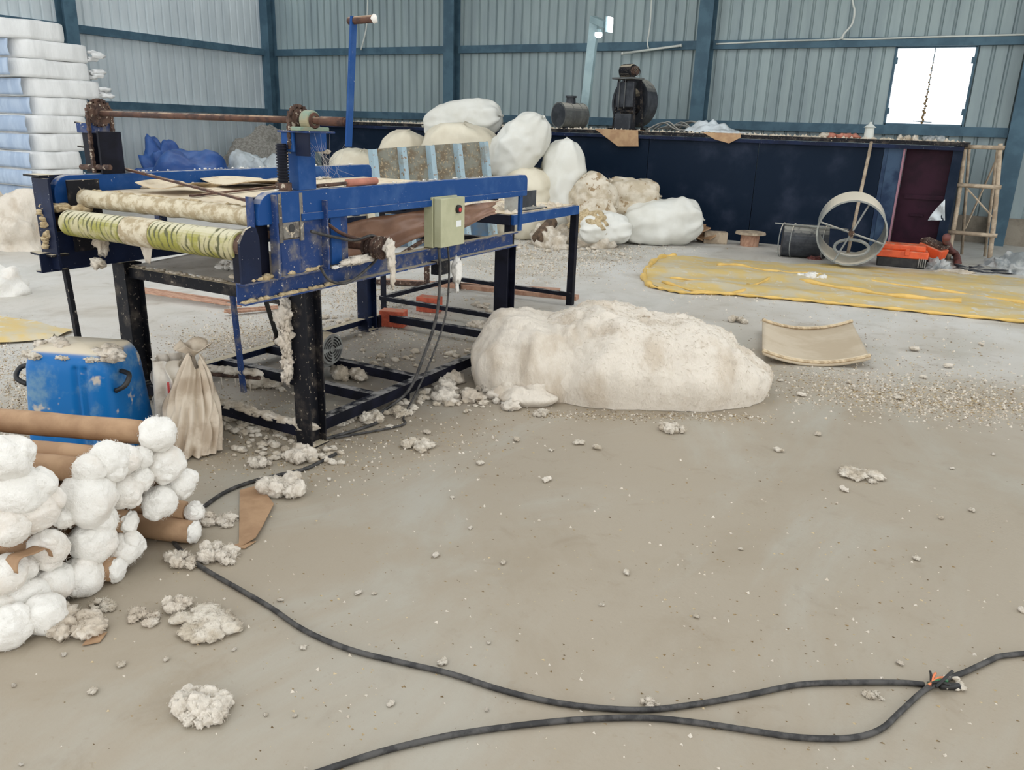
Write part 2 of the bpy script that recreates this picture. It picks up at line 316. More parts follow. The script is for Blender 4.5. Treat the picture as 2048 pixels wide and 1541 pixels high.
def profile(w):
    pts = []; n = max(1, round(w / .2)); p = w / n
    for i in range(n):
        for u, d in ((0, 0), (.022, 0), (.04, 1), (.182, 1)): pts.append((i * p + u * p / .2, d * .036))
    return pts + [(w, 0)]
def sheet(mbx, a, du, nin, w, z0, z1):
    """trapezoidal sheet from a along du, crests towards nin"""
    pr = profile(w); a = V(a); du = V(du); nin = V(nin)
    lo = [a + du * u + nin * d + V((0, 0, z0)) for u, d in pr]; hi = [a + du * u + nin * d + V((0, 0, z1)) for u, d in pr]; n = len(pr)
    mbx.add(lo + hi, [(i, i + 1, n + i + 1, n + i) for i in range(n - 1)]); return mbx
wb = bpy.data.objects.new('wall_back', None); col.objects.link(wb); wb.location = (-6, WY, 0); WLOC['wall_back'] = V((-6, WY, 0)); struct(wb)
wl = bpy.data.objects.new('wall_left', None); col.objects.link(wl); wl.location = (WX, 9, 0); WLOC['wall_left'] = V((WX, 9, 0)); struct(wl)
W0, W1, WZ0, WZ1 = -1.50, -0.36, 1.80, 2.965
n = 14; w = (W0 - WX) / n
for i in range(n): sheet(MB(), (WX + i * w, WY, 0), (1, 0, 0), (0, -1, 0), w, .35, ROOF).build('sheet', 'sheet_paint', wb)
sheet(MB(), (W0, WY, 0), (1, 0, 0), (0, -1, 0), W1 - W0, .35, WZ0).build('sheet', 'sheet_paint', wb)
sheet(MB(), (W0, WY, 0), (1, 0, 0), (0, -1, 0), W1 - W0, WZ1, ROOF).build('sheet', 'sheet_paint', wb)
for i in range(5): sheet(MB(), (W1 + i * 1.09, WY, 0), (1, 0, 0), (0, -1, 0), 1.09, .35, ROOF).build('sheet', 'sheet_paint', wb)
for i in range(14): sheet(MB(), (WX, WY - (i + 1) * 1.0, 0), (0, 1, 0), (1, 0, 0), 1.0, .35, ROOF).build('sheet', 'sheet_paint_lit', wl)
struct(MB().b2((WX, WY - .06, 0), (5.2, WY + .15, .42)).build('trim_1', 'plinth'))
struct(MB().b2((WX - .15, 1.2, 0), (WX + .06, WY - .06, .42)).build('trim_2', 'plinth'))
# columns (rolled I-section)
def column(x, y, face):
    m = MB(); t = .012; w = .25; d = .26
    if face == 'y':
        m.b2((x - w / 2, y - t, 0), (x + w / 2, y, ROOF)); m.b2((x - w / 2, y - d, 0), (x + w / 2, y - d + t, ROOF)); m.b2((x - .006, y - d + t, 0), (x + .006, y - t, ROOF))
    else:
        m.b2((x, y - w / 2, 0), (x + t, y + w / 2, ROOF)); m.b2((x + d - t, y - w / 2, 0), (x + d, y + w / 2, ROOF)); m.b2((x + t, y - .006, 0), (x + d - t, y + .006, ROOF))
    return struct(m.build('steel_column', 'steel_trim'))
CX = [-15.2, -10.0, -4.62, 0.42, 5.0]
for x in CX: column(x, WY - .04, 'y')
for y in (10.0, 5.0): column(WX + .04, y, 'x')
def girt(a, b, nin):
    a = V(a); b = V(b); nin = V(nin); h = .145; t = .008; d = .09
    sec = [(0, 0), (d, 0), (d, t), (t, t), (t, h - t), (d, h - t), (d, h), (0, h)]
    sec = [(d - u, z) for u, z in sec]
    m = MB(); m.prism([a + nin * u + V((0, 0, z)) for u, z in sec], b - a); return struct(m.build('girt', 'steel_trim'))
for z in (1.635, 2.975):
    for i in range(4): girt((CX[i] + .13, WY - .04, z), (CX[i + 1] - .13, WY - .04, z), (0, -1, 0))
    girt((WX + .04, 14.9, z), (WX + .04, 10.13, z), (1, 0, 0)); girt((WX + .04, 9.87, z), (WX + .04, 5.13, z), (1, 0, 0))
# window: open leaves, thin frame, middle bar, hinges
wn = bpy.data.objects.new('window_1', None); col.objects.link(wn); wn.location = ((W0 + W1) / 2, WY, WZ0); WLOC['window_1'] = V(wn.location); struct(wn)
m = MB()
for a, b in (((W0 - .02, WY - .05, WZ0 - .02), (W0 + .015, WY + .03, WZ1 + .02)), ((W1 - .015, WY - .05, WZ0 - .02), (W1 + .02, WY + .03, WZ1 + .02)),
             ((W0, WY - .05, WZ0 - .025), (W1, WY + .03, WZ0 + .01)), ((W0, WY - .05, WZ1 - .01), (W1, WY + .03, WZ1 + .025))): m.b2(a, b)
m.build('window_frame', 'steel_trim', wn)
xm = (W0 + W1) / 2 - .01
MB().b2((xm - .006, WY - .02, WZ0), (xm + .006, WY, WZ1)).build('middle_bar', 'steel_trim', wn)
for x0, x1 in ((W0 + .015, xm - .006), (xm + .006, W1 - .015)): MB().b2((x0, WY - .012, WZ0 + .01), (x1, WY - .008, WZ1 - .01)).build('pane', 'window_glass', wn)
for x in (W0 + .02, W1 - .02):
    for z in (WZ0 + .2, WZ1 - .2): MB().b2((x - .025, WY - .06, z - .05), (x + .025, WY - .045, z + .05)).build('hinge', 'steel_trim', wn, bev=.004)
MB().bar((xm - .14, WY - .05, WZ0 + .05), (xm + .14, WY - .05, WZ0 + .035), .02, .014).build('latch', 'steel_trim', wn)
m = MB()
for k in range(26):
    z = WZ0 + .03 + k * .036; rr = .02 * (1 - k / 30) + .006
    m.blob((xm + .012 * math.sin(k * 2.1), WY - .05, z), (rr, rr * .6, rr), k, .5, 2, 1)
m.build('creeper', 'husk', wn)
# roof over the hall, out of view (right and camera sides left open for daylight)
cl = bpy.data.objects.new('unseen_ceiling', None); col.objects.link(cl); cl.location = (-3, 4, ROOF); WLOC['unseen_ceiling'] = V((-3, 4, ROOF)); struct(cl)
xs = [-13.2, -9.4, -7.0, -4.8, -2.2, 0.0, 2.6, 8.5]      # unseen roof bays; open strips between them added and sized to tune brightness
for i in range(0, 8, 2): MB().b2((xs[i], -9, ROOF), (xs[i + 1], 11.0, ROOF + .02)).build('unseen_roof_sheet', 'unseen_roof_paint', cl)
MB().b2((-13.2, 11.0, ROOF), (8.5, WY, ROOF + .02)).build('unseen_roof_sheet', 'unseen_roof_paint', cl)
MB().b2((WX, -9, ROOF), (WX + .5, WY, ROOF + .02)).build('unseen_roof_sheet', 'unseen_roof_paint', cl)
# ================================================================== STEEL BIN ALONG THE BACK WALL
BY, BT = 12.45, 1.55
bl = AY(640, 255, BY).x; c1 = AY(1752, 400, BY).x; c2 = AY(1790, 400, BY).x; c3 = AY(1888, 400, BY).x; c4 = AY(1908, 400, BY).x
t = thing('storage_bin', 'long navy blue steel-plate bin standing against the corrugated back wall', 'bin', ((bl + c4) / 2, BY, 0))
n = 6; w = (c1 - bl) / n
for i in range(n): MB().b2((bl + i * w + .004, BY - .004 * (i % 2), 0), (bl + (i + 1) * w - .004, BY + .03, BT - .06)).build('plate', 'bin_paint', t, bev=.004)
MB().b2((c1, BY - .01, 0), (c1 + .05, BY + .06, BT - .05)).build('corner_post', 'bin_plate', t, bev=.004)
MB().b2((c1 + .05, BY, 0), (c2, BY + .03, BT - .06)).build('plate', 'bin_plate', t, bev=.003)
MB().b2((c2, BY - .02, 0), (c2 + .025, BY + .06, BT - .06)).build('door_edge', 'pink_edge', t)
d = MB(); d.b2((c2 + .025, BY + .16, 0), (c3, BY + .19, BT - .06)); dr = d.build('door_panel', 'maroon_paint', t)
MB().b2((c2 + .1, BY + .13, .78), (c3, BY + .16, .84)).build('stiffener', 'maroon_paint', dr)
MB().b2((c2 + .2, BY + .13, .55), (c3 - .22, BY + .16, .58)).build('stiffener', 'maroon_paint', dr)
MB().b2((c3, BY - .02, 0), (c4, BY + .08, BT - .05)).build('corner_post', 'bin_paint', t, bev=.004)
MB().b2((c4 - .03, BY + .08, 0), (c4, BY + 1.9, BT - .05)).build('side_plate', 'bin_paint', t)
MB().b2((bl, BY + .03, 0), (bl + .03, BY + 1.9, BT - .05)).build('side_plate', 'bin_paint', t)
MB().b2((bl - .03, BY - .05, BT - .055), (c4 + .04, BY + 1.95, BT)).build('lid', 'dark_steel', t, bev=.004)
MB().bar((bl, BY - .045, BT - .085), (c4, BY - .045, BT - .085), .05, .05).build('lid_rail', 'navy_paint', t)
o = MB(); P = [AY(1860, 440, BY - .01), AY(1890, 400, BY - .01), AY(1890, 440, BY - .01), AY(1870, 443, BY - .01)]; P = [p + V((0, 0, 0)) for p in P]
o.grid(lambda u, v: AY(1856 + 34 * u, 441 - 42 * v * u ** .8, BY - .035) + V((0, .02 * math.sin(9 * u + 4 * v), 0)), 10, 10)
tag(o.build('paper_scrap', 'sheet_white', thick=.002), 'white torn sheet caught on the edge of the maroon door', 'paper')

# ---- things on the bin lid
def on_lid(px, Y): return AY(px, 255, Y).x
x = on_lid(1134, 12.95); y = 12.95; s = ppm((x, y, 1.8))
t = thing('metal_drum', 'grey steel drum with short chimney lying on the navy bin', 'drum', (x, y, BT))
ax = V((.45, .89, 0)).normalized(); c = V((x, y + .1, BT + .215)); L_ = .5
MB().cyl(c - ax * L_ / 2, c + ax * L_ / 2, .205, n=32).build('drum_body', 'drum_grey', t, smooth=False, bev=.008)
MB().cyl(c - ax * (L_ / 2 + .004), c - ax * (L_ / 2 - .01), .19, n=32).build('drum_head', 'soot_steel', t)
m = MB()
for k in (-.48, -.1, .25, .48): m.pipe(c + ax * (L_ * k - .01), c + ax * (L_ * k + .01), .212, .2)
m.build('hoop', 'drum_grey', t)
MB().cyl(c + V((0, 0, .19)), c + V((0, 0, .30)), .085, .075, n=18).build('chimney', 'soot_steel', t)
MB().pipe(c + V((0, 0, .29)), c + V((0, 0, .32)), .095, .06, n=18).build('chimney_collar', 'soot_steel', t)
for k in (-.15, .15): MB().box(c + ax * k + V((0, 0, -.2)), (.06, .3, .03), Matrix.Rotation(math.atan2(ax.y, ax.x), 3, 'Z')).build('cradle', 'soot_steel', t)

x = on_lid(1256, 12.9); y = 12.9
t = thing('blower_fan', 'black blower with round casing and a motor mounted on top of the bin', 'blower', (x, y, BT))
a = V((-.35, -.94, 0)).normalized(); sd = V((.94, -.35, 0)); c = V((x - .06, y + .15, BT + .44))
MB().cyl(c - a * .02, c - a * .26, .38, n=40).build('casing', 'soot_steel', t, bev=.01)
MB().pipe(c + a * .0, c - a * .03, .4, .36, n=40).build('casing_rim', 'soot_steel', t)
MB().cyl(c + a * .09, c - a * .02, .2, .24, n=28).build('inlet', 'dark_steel', t)
f0 = V((x - .03, y - .12, BT))
m = MB()
for k in (-.2, .2):
    m.bar(f0 + sd * k * 1.15, f0 + sd * k * .8 + V((0, 0, .78)), .035, .035); m.bar(f0 + sd * k * 1.15 - a * .2, f0 + sd * k * .8 - a * .15 + V((0, 0, .78)), .035, .035)
    m.bar(f0 + sd * k * 1.15 - a * .25 + V((0, 0, .02)), f0 + sd * k * 1.15 + a * .1 + V((0, 0, .02)), .04, .04)
m.bar(f0 - sd * .2 + V((0, 0, .3)), f0 + sd * .2 + V((0, 0, .3)), .05, .03)
m.build('stand', 'dark_steel', t)
MB().box(f0 + V((0, 0, .55)), (.36, .06, .38), Matrix.Rotation(-.35, 3, 'Z')).build('guard_plate', 'soot_steel', t, bev=.01)
MB().box(f0 + V((0, 0, .14)), (.34, .1, .24), Matrix.Rotation(-.35, 3, 'Z')).build('front_box', 'soot_steel', t, bev=.01)
MB().box(f0 + V((0, .05, .795)), (.42, .3, .025), Matrix.Rotation(-.35, 3, 'Z')).build('motor_plate', 'drum_grey', t)
mc = f0 + V((0, .05, .91))
mo = MB().cyl(mc - sd * .13, mc + sd * .11, .1, n=24).build('motor', 'dark_steel', t, bev=.01)
m = MB()
for k in range(12): th = 2 * PI * k / 12; m.box(mc + V((0, 0, math.sin(th))) * .1 + a * math.cos(th) * .1 - sd * .02, (.2, .01, .016), Matrix.Rotation(-.35, 3, 'Z') @ Matrix.Rotation(th, 3, 'X'))
m.build('cooling_fin', 'dark_steel', mo)
MB().cyl(mc + sd * .11, mc + sd * .17, .07, n=20).build('pulley', 'rust_dark', mo)
MB().tube([mc + sd * .19 + V((0, 0, -.02)) + V((0, 0, .06 * math.sin(q))) + a * .06 * math.cos(q) for q in [2 * PI * k / 14 for k in range(14)]], .006, 6, True).build('hand_ring', 'dark_steel', t)
m = MB(); 
for k in (-.1, .02): m.cyl(f0 + sd * k + a * .05 + V((0, 0, .34)), f0 + sd * k + a * .05 + V((0, 0, .8)), .008, n=8)
m.build('pull_rod', 'drum_grey', t)

def rod(name, mt, pts, r, label, cat, n=8, group=None): return tag(MB().tube(pts, r, n).build(name, mt, smooth=True), label, cat, group)
# junk on the lid
def flake_mesh(pts_sizes, thick=.35):
    m = MB()
    for p, s in pts_sizes:
        a = random.uniform(0, 6.28); q = [V(p) + V((math.cos(a + k) * s * random.uniform(.6, 1.2), math.sin(a + k) * s * random.uniform(.4, .8), 0)) for k in (0, 2.1, 4.2)]
        top = V(p) + V((random.uniform(-.3, .3) * s, random.uniform(-.3, .3) * s, s * thick * random.uniform(.6, 1.6)))
        m.add(q + [top], [(0, 1, 3), (1, 2, 3), (2, 0, 3), (0, 2, 1)])
    return m
fl = [((random.uniform(bl + .2, c4), BY + random.uniform(.0, .9) ** 1.5, BT), random.uniform(.01, .04)) for _ in range(900)]
tag(flake_mesh(fl, .8).build('lint_litter', 'cotton_dirty'), 'loose lint and husk litter lying along the bin lid', 'litter', kind='stuff')
m = MB()
for k in range(9):
    p0 = V((on_lid(1335 + 7 * k, 12.7) , 12.65 + .05 * k, BT + .02 + .012 * (k % 4))); m.tube(spline([p0 + V((-.3, random.uniform(-.1, .1), 0)), p0 + V((-.1, .1, .14 * random.random())), p0 + V((.12, -.05, .12 * random.random())), p0 + V((.28, random.uniform(-.2, .2), 0))]), .013, 6)
tag(m.build('pipe_offcuts', 'drum_grey', smooth=True), 'tangle of bent rods and hose heaped on the bin lid', 'scrap')
m = MB(); p0 = V((on_lid(1420, 12.75), 12.75, BT))
m.grid(lambda u, v: p0 + V((-.35 + .95 * u, -.2 + .42 * v, .01 + (.17 * math.sin(PI * min(1, u * 1.15 + .03)) ** .8 * (1 - .6 * u)) * math.sin(PI * v) * (1 + .9 * fn((u * 6, v * 4, 0), 1.3)) + .05 * abs(fn((u * 9, v * 7, 0), 1.2)))), 40, 20)
tag(m.build('cloth_bundle', 'sheet_white', smooth=True, thick=.01), 'crumpled white cloth lying on the bin lid above its paper flap', 'cloth')
def flap(px0, px1, drop, label, shape):
    y0 = BY - .085; o = MB(); pts = [AY(px, py, y0) for px, py in shape]
    top = [V((p.x, BY + .45, BT + .012)) for p in (pts[0], pts[1])]
    edge = [V((pts[0].x, y0, BT + .012)), V((pts[1].x, y0, BT + .012))]
    o.add(top + edge, [(0, 1, 3, 2)]); o.add([V((p.x, y0 + .0, min(p.z, BT + .012))) for p in pts], [tuple(range(len(pts)))])
    tag(o.build('cardboard_flap', 'cardboard', thick=.006), label, 'cardboard')
flap(0, 0, 0, 'brown cardboard sheet folded over bin edge beneath the blower', [(1190, 250), (1277, 250), (1277, 293), (1236, 293)])
flap(0, 0, 0, 'brown paper flap hanging over bin edge below the white cloth', [(1406, 258), (1482, 258), (1482, 275), (1458, 287), (1430, 279)])
x = on_lid(1740, 12.6); t = thing('white_lantern', 'small white canister with pointed lid on the bin near the window', 'canister', (x, 12.6, BT))
MB().cyl((x, 12.6, BT), (x, 12.6, BT + .15), .065, .06, n=20).build('canister_body', 'conduit_white', t, bev=.004)
MB().cyl((x, 12.6, BT + .15), (x, 12.6, BT + .20), .085, .02, n=20).build('lid', 'conduit_white', t); MB().cyl((x, 12.6, BT + .19), (x, 12.6, BT + .225), .02, .012, n=12).build('knob', 'conduit_white', t)
for px, sz, mt, lb in ((1690, .2, 'clay_tube', 'reddish clay lumps heaped on bin lid left of white canister'), (1655, .16, 'cotton_dirty', 'grey dirty wad of lint on bin lid below the window'), (1820, .12, 'cotton_dirty', 'small pale wad lying on bin lid above the plain blue plate'), (1875, .18, 'rag_grey', 'flat grey rag lying on bin lid above maroon door')):
    xx = on_lid(px, 12.6); m = MB()
    for k in range(6): m.blob((xx + random.uniform(-sz, sz) * .8, 12.62 + random.uniform(-.05, .1), BT + .02), (sz * .35, .06, .045), k + px, .4, 2.5, 2)
    tag(m.build('scrap_heap', mt, smooth=True), lb, 'scrap')

# ---- lamp post standing on the bin, tube light, conduits
p0 = V((on_lid(1166, 13.5), 13.5, BT)); top = AY(1190, 38, 13.5)
t = thing('lamp_post', 'pale blue-grey box post with two lit lamps on a bent arm', 'lamp', p0)
MB().bar(p0, top, .15, .1, (0, 1, 0)).build('post', 'post_paint', t, bev=.006)
ae = AY(1212, 50, 13.2); MB().bar(top + V((-.04, 0, .0)), ae, .12, .1).build('arm', 'post_paint', t, bev=.006)
lh = MB().box(ae + V((.05, -.02, .0)), (.05, .14, .24)).build('lamp_head', 'post_paint', t, bev=.004)
MB().box(ae + V((.085, -.03, -.0)), (.03, .16, .22)).build('lamp_lens', 'lamp_led', lh)
lh = MB().cyl(ae + V((-.1, -.05, -.07)), ae + V((-.1, -.05, -.12)), .05, .07, n=16).build('lamp_head', 'post_paint', t)
MB().blob(ae + V((-.1, -.05, -.15)), (.065, .065, .05), 1, 0, 1, 2).build('lamp_lens', 'lamp_led', lh, smooth=True)
a, b = AY(1245, 107, 15.0), AY(1362, 91, 15.0)
t = thing('tube_light', 'slim white tube light hanging crooked from a cable on back wall', 'light', (a + b) / 2)
MB().cyl(a, b, .02, n=12).build('tube', 'conduit_white', t, smooth=True); MB().bar(a.lerp(b, .06) + V((0, .05, 0)), a.lerp(b, .94) + V((0, .05, 0)), .04, .03).build('batten', 'post_paint', t)
for p in (a, b): MB().cyl(p + (b - a) * -.015, p + (b - a) * .015, .026, n=12).build('end_cap', 'conduit_white', t)
MB().tube(spline([AY(1304, -60, 15.0), AY(1303, 0, 15.0), AY(1300, 50, 15.0), AY(1295, 84, 15.0), AY(1297, 97, 15.0)]), .014, 8).build('hanging_cable', 'conduit_white', t, smooth=True)
rod('wall_cable', 'conduit_white', spline([AY(1703, -60, 15.02), AY(1705, 0, 15.02), AY(1709, 22, 15.02), AY(1704, 48, 15.02), AY(1688, 68, 15.02), AY(1684, 78, 15.02)]), .016, 'white cable drooping down the back wall left of the window', 'cable')
rod('wall_cable', 'conduit_white', spline([AY(1432, 88, 15.06), AY(1560, 82, 15.06), AY(1670, 79, 15.06), AY(1684, 74, 15.06), AY(1700, 79, 15.06), AY(1860, 74, 15.06), AY(2100, 68, 15.06)]), .014, 'white cable running along upper rail above the window', 'cable')
rod('wall_cable', 'conduit_white', spline([AY(736, -60, 15.04), AY(735, 20, 15.04), AY(732, 60, 15.04), AY(722, 100, 15.04)]), .016, 'thin white cable hanging on back wall behind the crank handle', 'cable')

# ================================================================== SACKS
def sackmesh(L_, W, H, seed, n=3.2, ruff=.03, pin=(0, 0), sag=.0):
    """pillow-like filled sack: wide flat seams at both ends, swollen middle, pinched mouth where tied"""
    def fnc(u, v):
        th = 2 * PI * u; tt = -1 + 2 * v; e = abs(tt) ** 3; k = pin[0] if tt < 0 else pin[1]
        sq = 1 - k * max(0, abs(tt) - .25) * 1.15
        rw = max(0, 1 - abs(tt) ** 7) ** (1 / 7) * (1 - .16 * tt * tt) * sq; rh = max(0, 1 - abs(tt) ** 3.6) ** (1 / 2.6) * (sq * .5 + .5)
        c, s_ = math.cos(th), math.sin(th); q = (abs(c) ** 2.5 + abs(s_) ** 2.5) ** (-1 / 2.5)
        fold = 1 + ruff * math.cos(8 * th + seed + 2 * tt) * (.35 + e * 1.8) + ruff * .6 * math.cos(15 * th + 2 * seed) * e
        lump = 1 + .15 * fn((c * 1.1, s_ * 1.1, tt * 1.6), 1.1, seed) + .07 * fn((c * 2.4, s_ * 2.4, tt * 3.5), 1.2, seed + 5) - .09 * abs(fn((c * 1.8 + tt, s_ * 1.8, tt * 2.5), 1.3, seed + 8))
        return V((tt * L_ / 2 * (1 + .07 * fn((c, s_, tt), 1.6, seed + 3)), c * rw * q * W / 2 * fold * lump, s_ * rh * q * H / 2 * fold * lump - sag * H * tt * tt))
    m = MB(); m.grid(fnc, 56, 40, True); return m
def sack(label, x0, y0, x1, y1, Y, mt='sack_white', roll=0, yaw=0, tilt=0, W=None, seed=1, pin=(0, 0), tie=None, n=3.2, ruff=.03, sag=0, frill=True, ln=None, sw=None):
    """a filled sack whose middle stands at depth Y and spans the surveyed width and height"""
    c = AY((x0 + x1) / 2, (y0 + y1) / 2, Y); s = ppm(c); w = (x1 - x0) / s; h = (y1 - y0) / s * 1.02
    lng = w if tilt < 45 else h; sh = h if tilt < 45 else w
    if ln: lng = ln / s
    if sw: sh = sw / s
    if 10 < tilt < 45 or 45 <= tilt < 80: pass
    R = Matrix.Rotation(RZ + math.radians(yaw), 3, 'Z') @ Matrix.Rotation(-math.radians(tilt + roll), 3, 'Y')
    base = V((c.x, c.y, max(0, c.z - h / 2)))
    t = thing('cotton_sack', label, 'sack', base, 'filled white sacks piled before the navy bin')
    m = sackmesh(lng, W or sh * 1.05, sh, seed, n, ruff, pin, sag); m.v = [c + R @ p for p in m.v]
    for p in m.v:
        if p.z < .005: p.z = .005
    m.build('sack_body', mt, t, smooth=True)
    if frill:
        for e in ((-1, 1) if tie is None else (tie,)):
            pk = 1 - .8 * pin[0 if e < 0 else 1]; f = MB(); f.grid(lambda u, v: c + R @ V((e * (lng * .47 + .05 * v), (u - .5) * (W or sh) * .62 * pk * (1 - .1 * v), .018 * math.sin(u * 19 + seed) * v + .02 * fn((u * 4, v, seed), 2))), 20, 4)
            for p in f.v: p.z = max(p.z, .006)
            f.build('sewn_mouth', mt, t, smooth=True, thick=.006)
    return t
sack('smooth white sack lying on top of the pile of sacks', 846, 205, 1005, 280, 11.25, roll=9, seed=2, yaw=-8, pin=(.25, 0), n=4)
sack('upright cream sack on left shoulder of the pile beneath the top sack', 742, 268, 862, 478, 11.05, 'sack_cream', tilt=80, seed=3)
sack('broad cream sack directly under the topmost sack', 838, 255, 1000, 478, 10.55, 'sack_cream', tilt=86, seed=4)
sack('low cream sack at far left of the pile, half behind machine rail', 648, 302, 768, 470, 11.1, 'sack_cream', tilt=76, seed=5)
sack('bulging white sack with pointed tied top standing right of topmost sack', 985, 240, 1092, 350, 10.45, tilt=52, seed=6, pin=(.35, .55), tie=1, ln=150, sw=96, ruff=.05)
sack('cream sack lying under the pointed sack behind the corrugated trough', 985, 335, 1105, 480, 10.55, 'sack_cream', tilt=86, seed=7)
sack('tall bulging white sack at right end of the upper pile', 1076, 285, 1168, 478, 10.9, tilt=87, seed=8, pin=(0, .2))
sack('slumped dirty sack with sagging skin between tall sack and top dirty sack', 1140, 352, 1235, 440, 10.9, 'sack_dirty', tilt=50, seed=12, ruff=.06)
sack('dirty stained sack lying against bin on top of lower sacks', 1212, 356, 1318, 418, 11.3, 'sack_dirty', roll=-4, seed=13, ruff=.05)
sack('dirty sack wedged under the stained one beside the bin', 1190, 395, 1300, 460, 11.2, 'sack_dirty', seed=14, ruff=.05)
sack('long off-white sack lying on floor at right end of the pile', 1243, 400, 1402, 492, 11.3, roll=8, seed=15, ruff=.05, pin=(0, 0), n=4)
sack('pale sack lying in front with a frayed left edge below slumped sack', 1135, 395, 1232, 470, 10.7, 'sack_dirty', roll=25, seed=16)
# open sack with husks
c = AY(1205, 460, 10.45); t = thing('open_sack', 'open-mouthed sack lying on its side spilling brown husks', 'sack', (c.x, c.y, 0), 'filled white sacks piled before the navy bin')
m = sackmesh(.75, .5, .46, 21, 3, .07, (0, 0)); R = Matrix.Rotation(RZ + .25, 3, 'Z'); m.v = [V((c.x, c.y, .24)) + R @ p for p in m.v]
for p in m.v: p.z = max(p.z, .004)
m.build('sack_body', 'sack_white', t, smooth=True)
m = MB(); m.blob(V((c.x - .13, c.y - .19, .29)), (.28, .13, .19), 4, .3, 2.5, 4, fine=.12); m.build('husk_filling', 'husk_pale', t, smooth=True, kind='stuff')
m = MB()
for k in range(14): a = k / 13; m.blob(G(1085 + 110 * a + random.uniform(-6, 6), 480 + random.uniform(-9, 12), .04), (.19, .15, .13 + .09 * random.random()), k, .35, 2.5, 3, flat=.0, fine=.1)
tag(m.build('lint_heap', 'cotton_dirty', smooth=True), 'pale heap of spilled lint at the foot of the open sack', 'cotton heap')
# log by the sack
a, b = G(1075, 478, .12), G(1104, 445, .3); rod('log', 'bark_wood', [a, a.lerp(b, .5) + V((0, 0, .01)), b], .085, 'short dark log leaning among the sacks behind the stand', 'log', 12)

# corrugated trough leaning on the pile
pa, pb = G(762, 497), G(990, 488); ha = 1.22; R0 = (pb - pa); dn = V((-R0.y, R0.x, 0)).normalized()
t = thing('corrugated_trough', 'pale blue ribbed steel sheet, dirt-streaked, leaning on the sack pile', 'metal sheet', (pa + pb) / 2)
LEAN = dn * .30
def tp(u, z, out=0): return pa + R0 * u + LEAN * z - dn * out + V((0, 0, z))
def zt(u): return ha + .13 * u
for k in range(5):
    u0 = .015 + k * .242; hw = .030
    if k < 4: MB().add([tp(u0 + hw, .42), tp(u0 + .242 - hw, .42), tp(u0 + .242 - hw, zt(u0 + .2)), tp(u0 + hw, zt(u0))], [(0, 1, 2, 3)]).build('sheet_pan', 'trough_pan', t, thick=.006); MB().add([tp(u0 + hw, .01), tp(u0 + .242 - hw, .01), tp(u0 + .242 - hw, .42), tp(u0 + hw, .42)], [(0, 1, 2, 3)]).build('lower_pan', 'trough_navy', t, thick=.006)
    m = MB(); sec = [(u0 - hw * 1.1, 0), (u0 - hw * .6, .11), (u0 + hw * .6, .11), (u0 + hw * 1.1, 0)]
    m.add([tp(u, .01, d) for u, d in sec] + [tp(u, zt(u), d) for u, d in sec], [(i, i + 1, 5 + i, 4 + i) for i in range(3)]); m.build('rib', 'trough_blue', t, thick=.006)
# brown sheet draped under the rail
p0, p1 = V((-3.2, 3.35, .98)), V((-2.9, 4.95, 1.06))
t = MB(); t.grid(lambda u, v: p0.lerp(p1, u) + V((.10 * math.sin(3 * v + u * 9) * .3 + .05 * fn((u * 5, v * 3, 1), 1.5), 0, -.0 - .24 * v * (1 - .5 * u) + .06 * math.sin(PI * u) * 0 + .025 * math.sin(u * 14) * v)), 40, 10)
tag(t.build('brown_sheet', 'brown_sheet', smooth=True, thick=.004), 'crumpled brown wrapping sheet sagging under the machine rail', 'wrapping')
# ================================================================== COTTON ROLLING MACHINE
XR, XL = -2.62, -4.0
mach = thing('cotton_machine', 'blue steel cotton rolling machine with rollers, shaft and long side rails', 'machine', (-3.3, 3.6, 0))
def P(mbx, name, mt, parent=mach, **k): return mbx.build(name, mt, parent, **k)
def chan(y0, y1, x, out, z0, z1, d=.05, t=.008, m=None):
    """C channel along Y, web at x, flanges pointing 'out'"""
    m = m or MB(); s = out
    sec = [(0, z0), (s * d, z0), (s * d, z0 + t), (s * t, z0 + t), (s * t, z1 - t), (s * d, z1 - t), (s * d, z1), (0, z1)]
    return m.prism([V((x + u, y0, z)) for u, z in sec], (0, y1 - y0, 0))
# lower side beams
P(chan(2.37, 4.76, XR - .05, 1, .785, .88), 'side_beam', 'blue_paint_dirty')
P(chan(2.30, 4.80, XL + .05, -1, .785, .88), 'side_beam', 'navy_paint')
P(MB().b2((XL + .055, 2.36, .80), (XL + .065, 2.78, .98)), 'beam_plate', 'navy_paint')
# legs: two channels back to back
def leg(x, y, z1, mt):
    m = MB()
    for sx in (-1, 1):
        sec = [(0, -.055), (sx * .05, -.055), (sx * .05, -.047), (sx * .008, -.047), (sx * .008, .047), (sx * .05, .047), (sx * .05, .055), (0, .055)]
        m.prism([V((x + u, y + w_, 0)) for u, w_ in sec], (0, 0, z1))
    m.b2((x - .06, y - .06, 0), (x + .06, y + .06, .008)); return P(m, 'leg', mt)
leg(XR - .06, 2.79, .785, 'dark_steel'); leg(XL + .06, 2.76, .785, 'dark_steel'); leg(XR - .06, 4.70, .785, 'black_steel'); leg(XL + .05, 4.78, .785, 'navy_paint')
P(MB().b2((XR - .10, 2.845, 0), (XR - .02, 2.853, .785)), 'leg_plate', 'navy_paint')
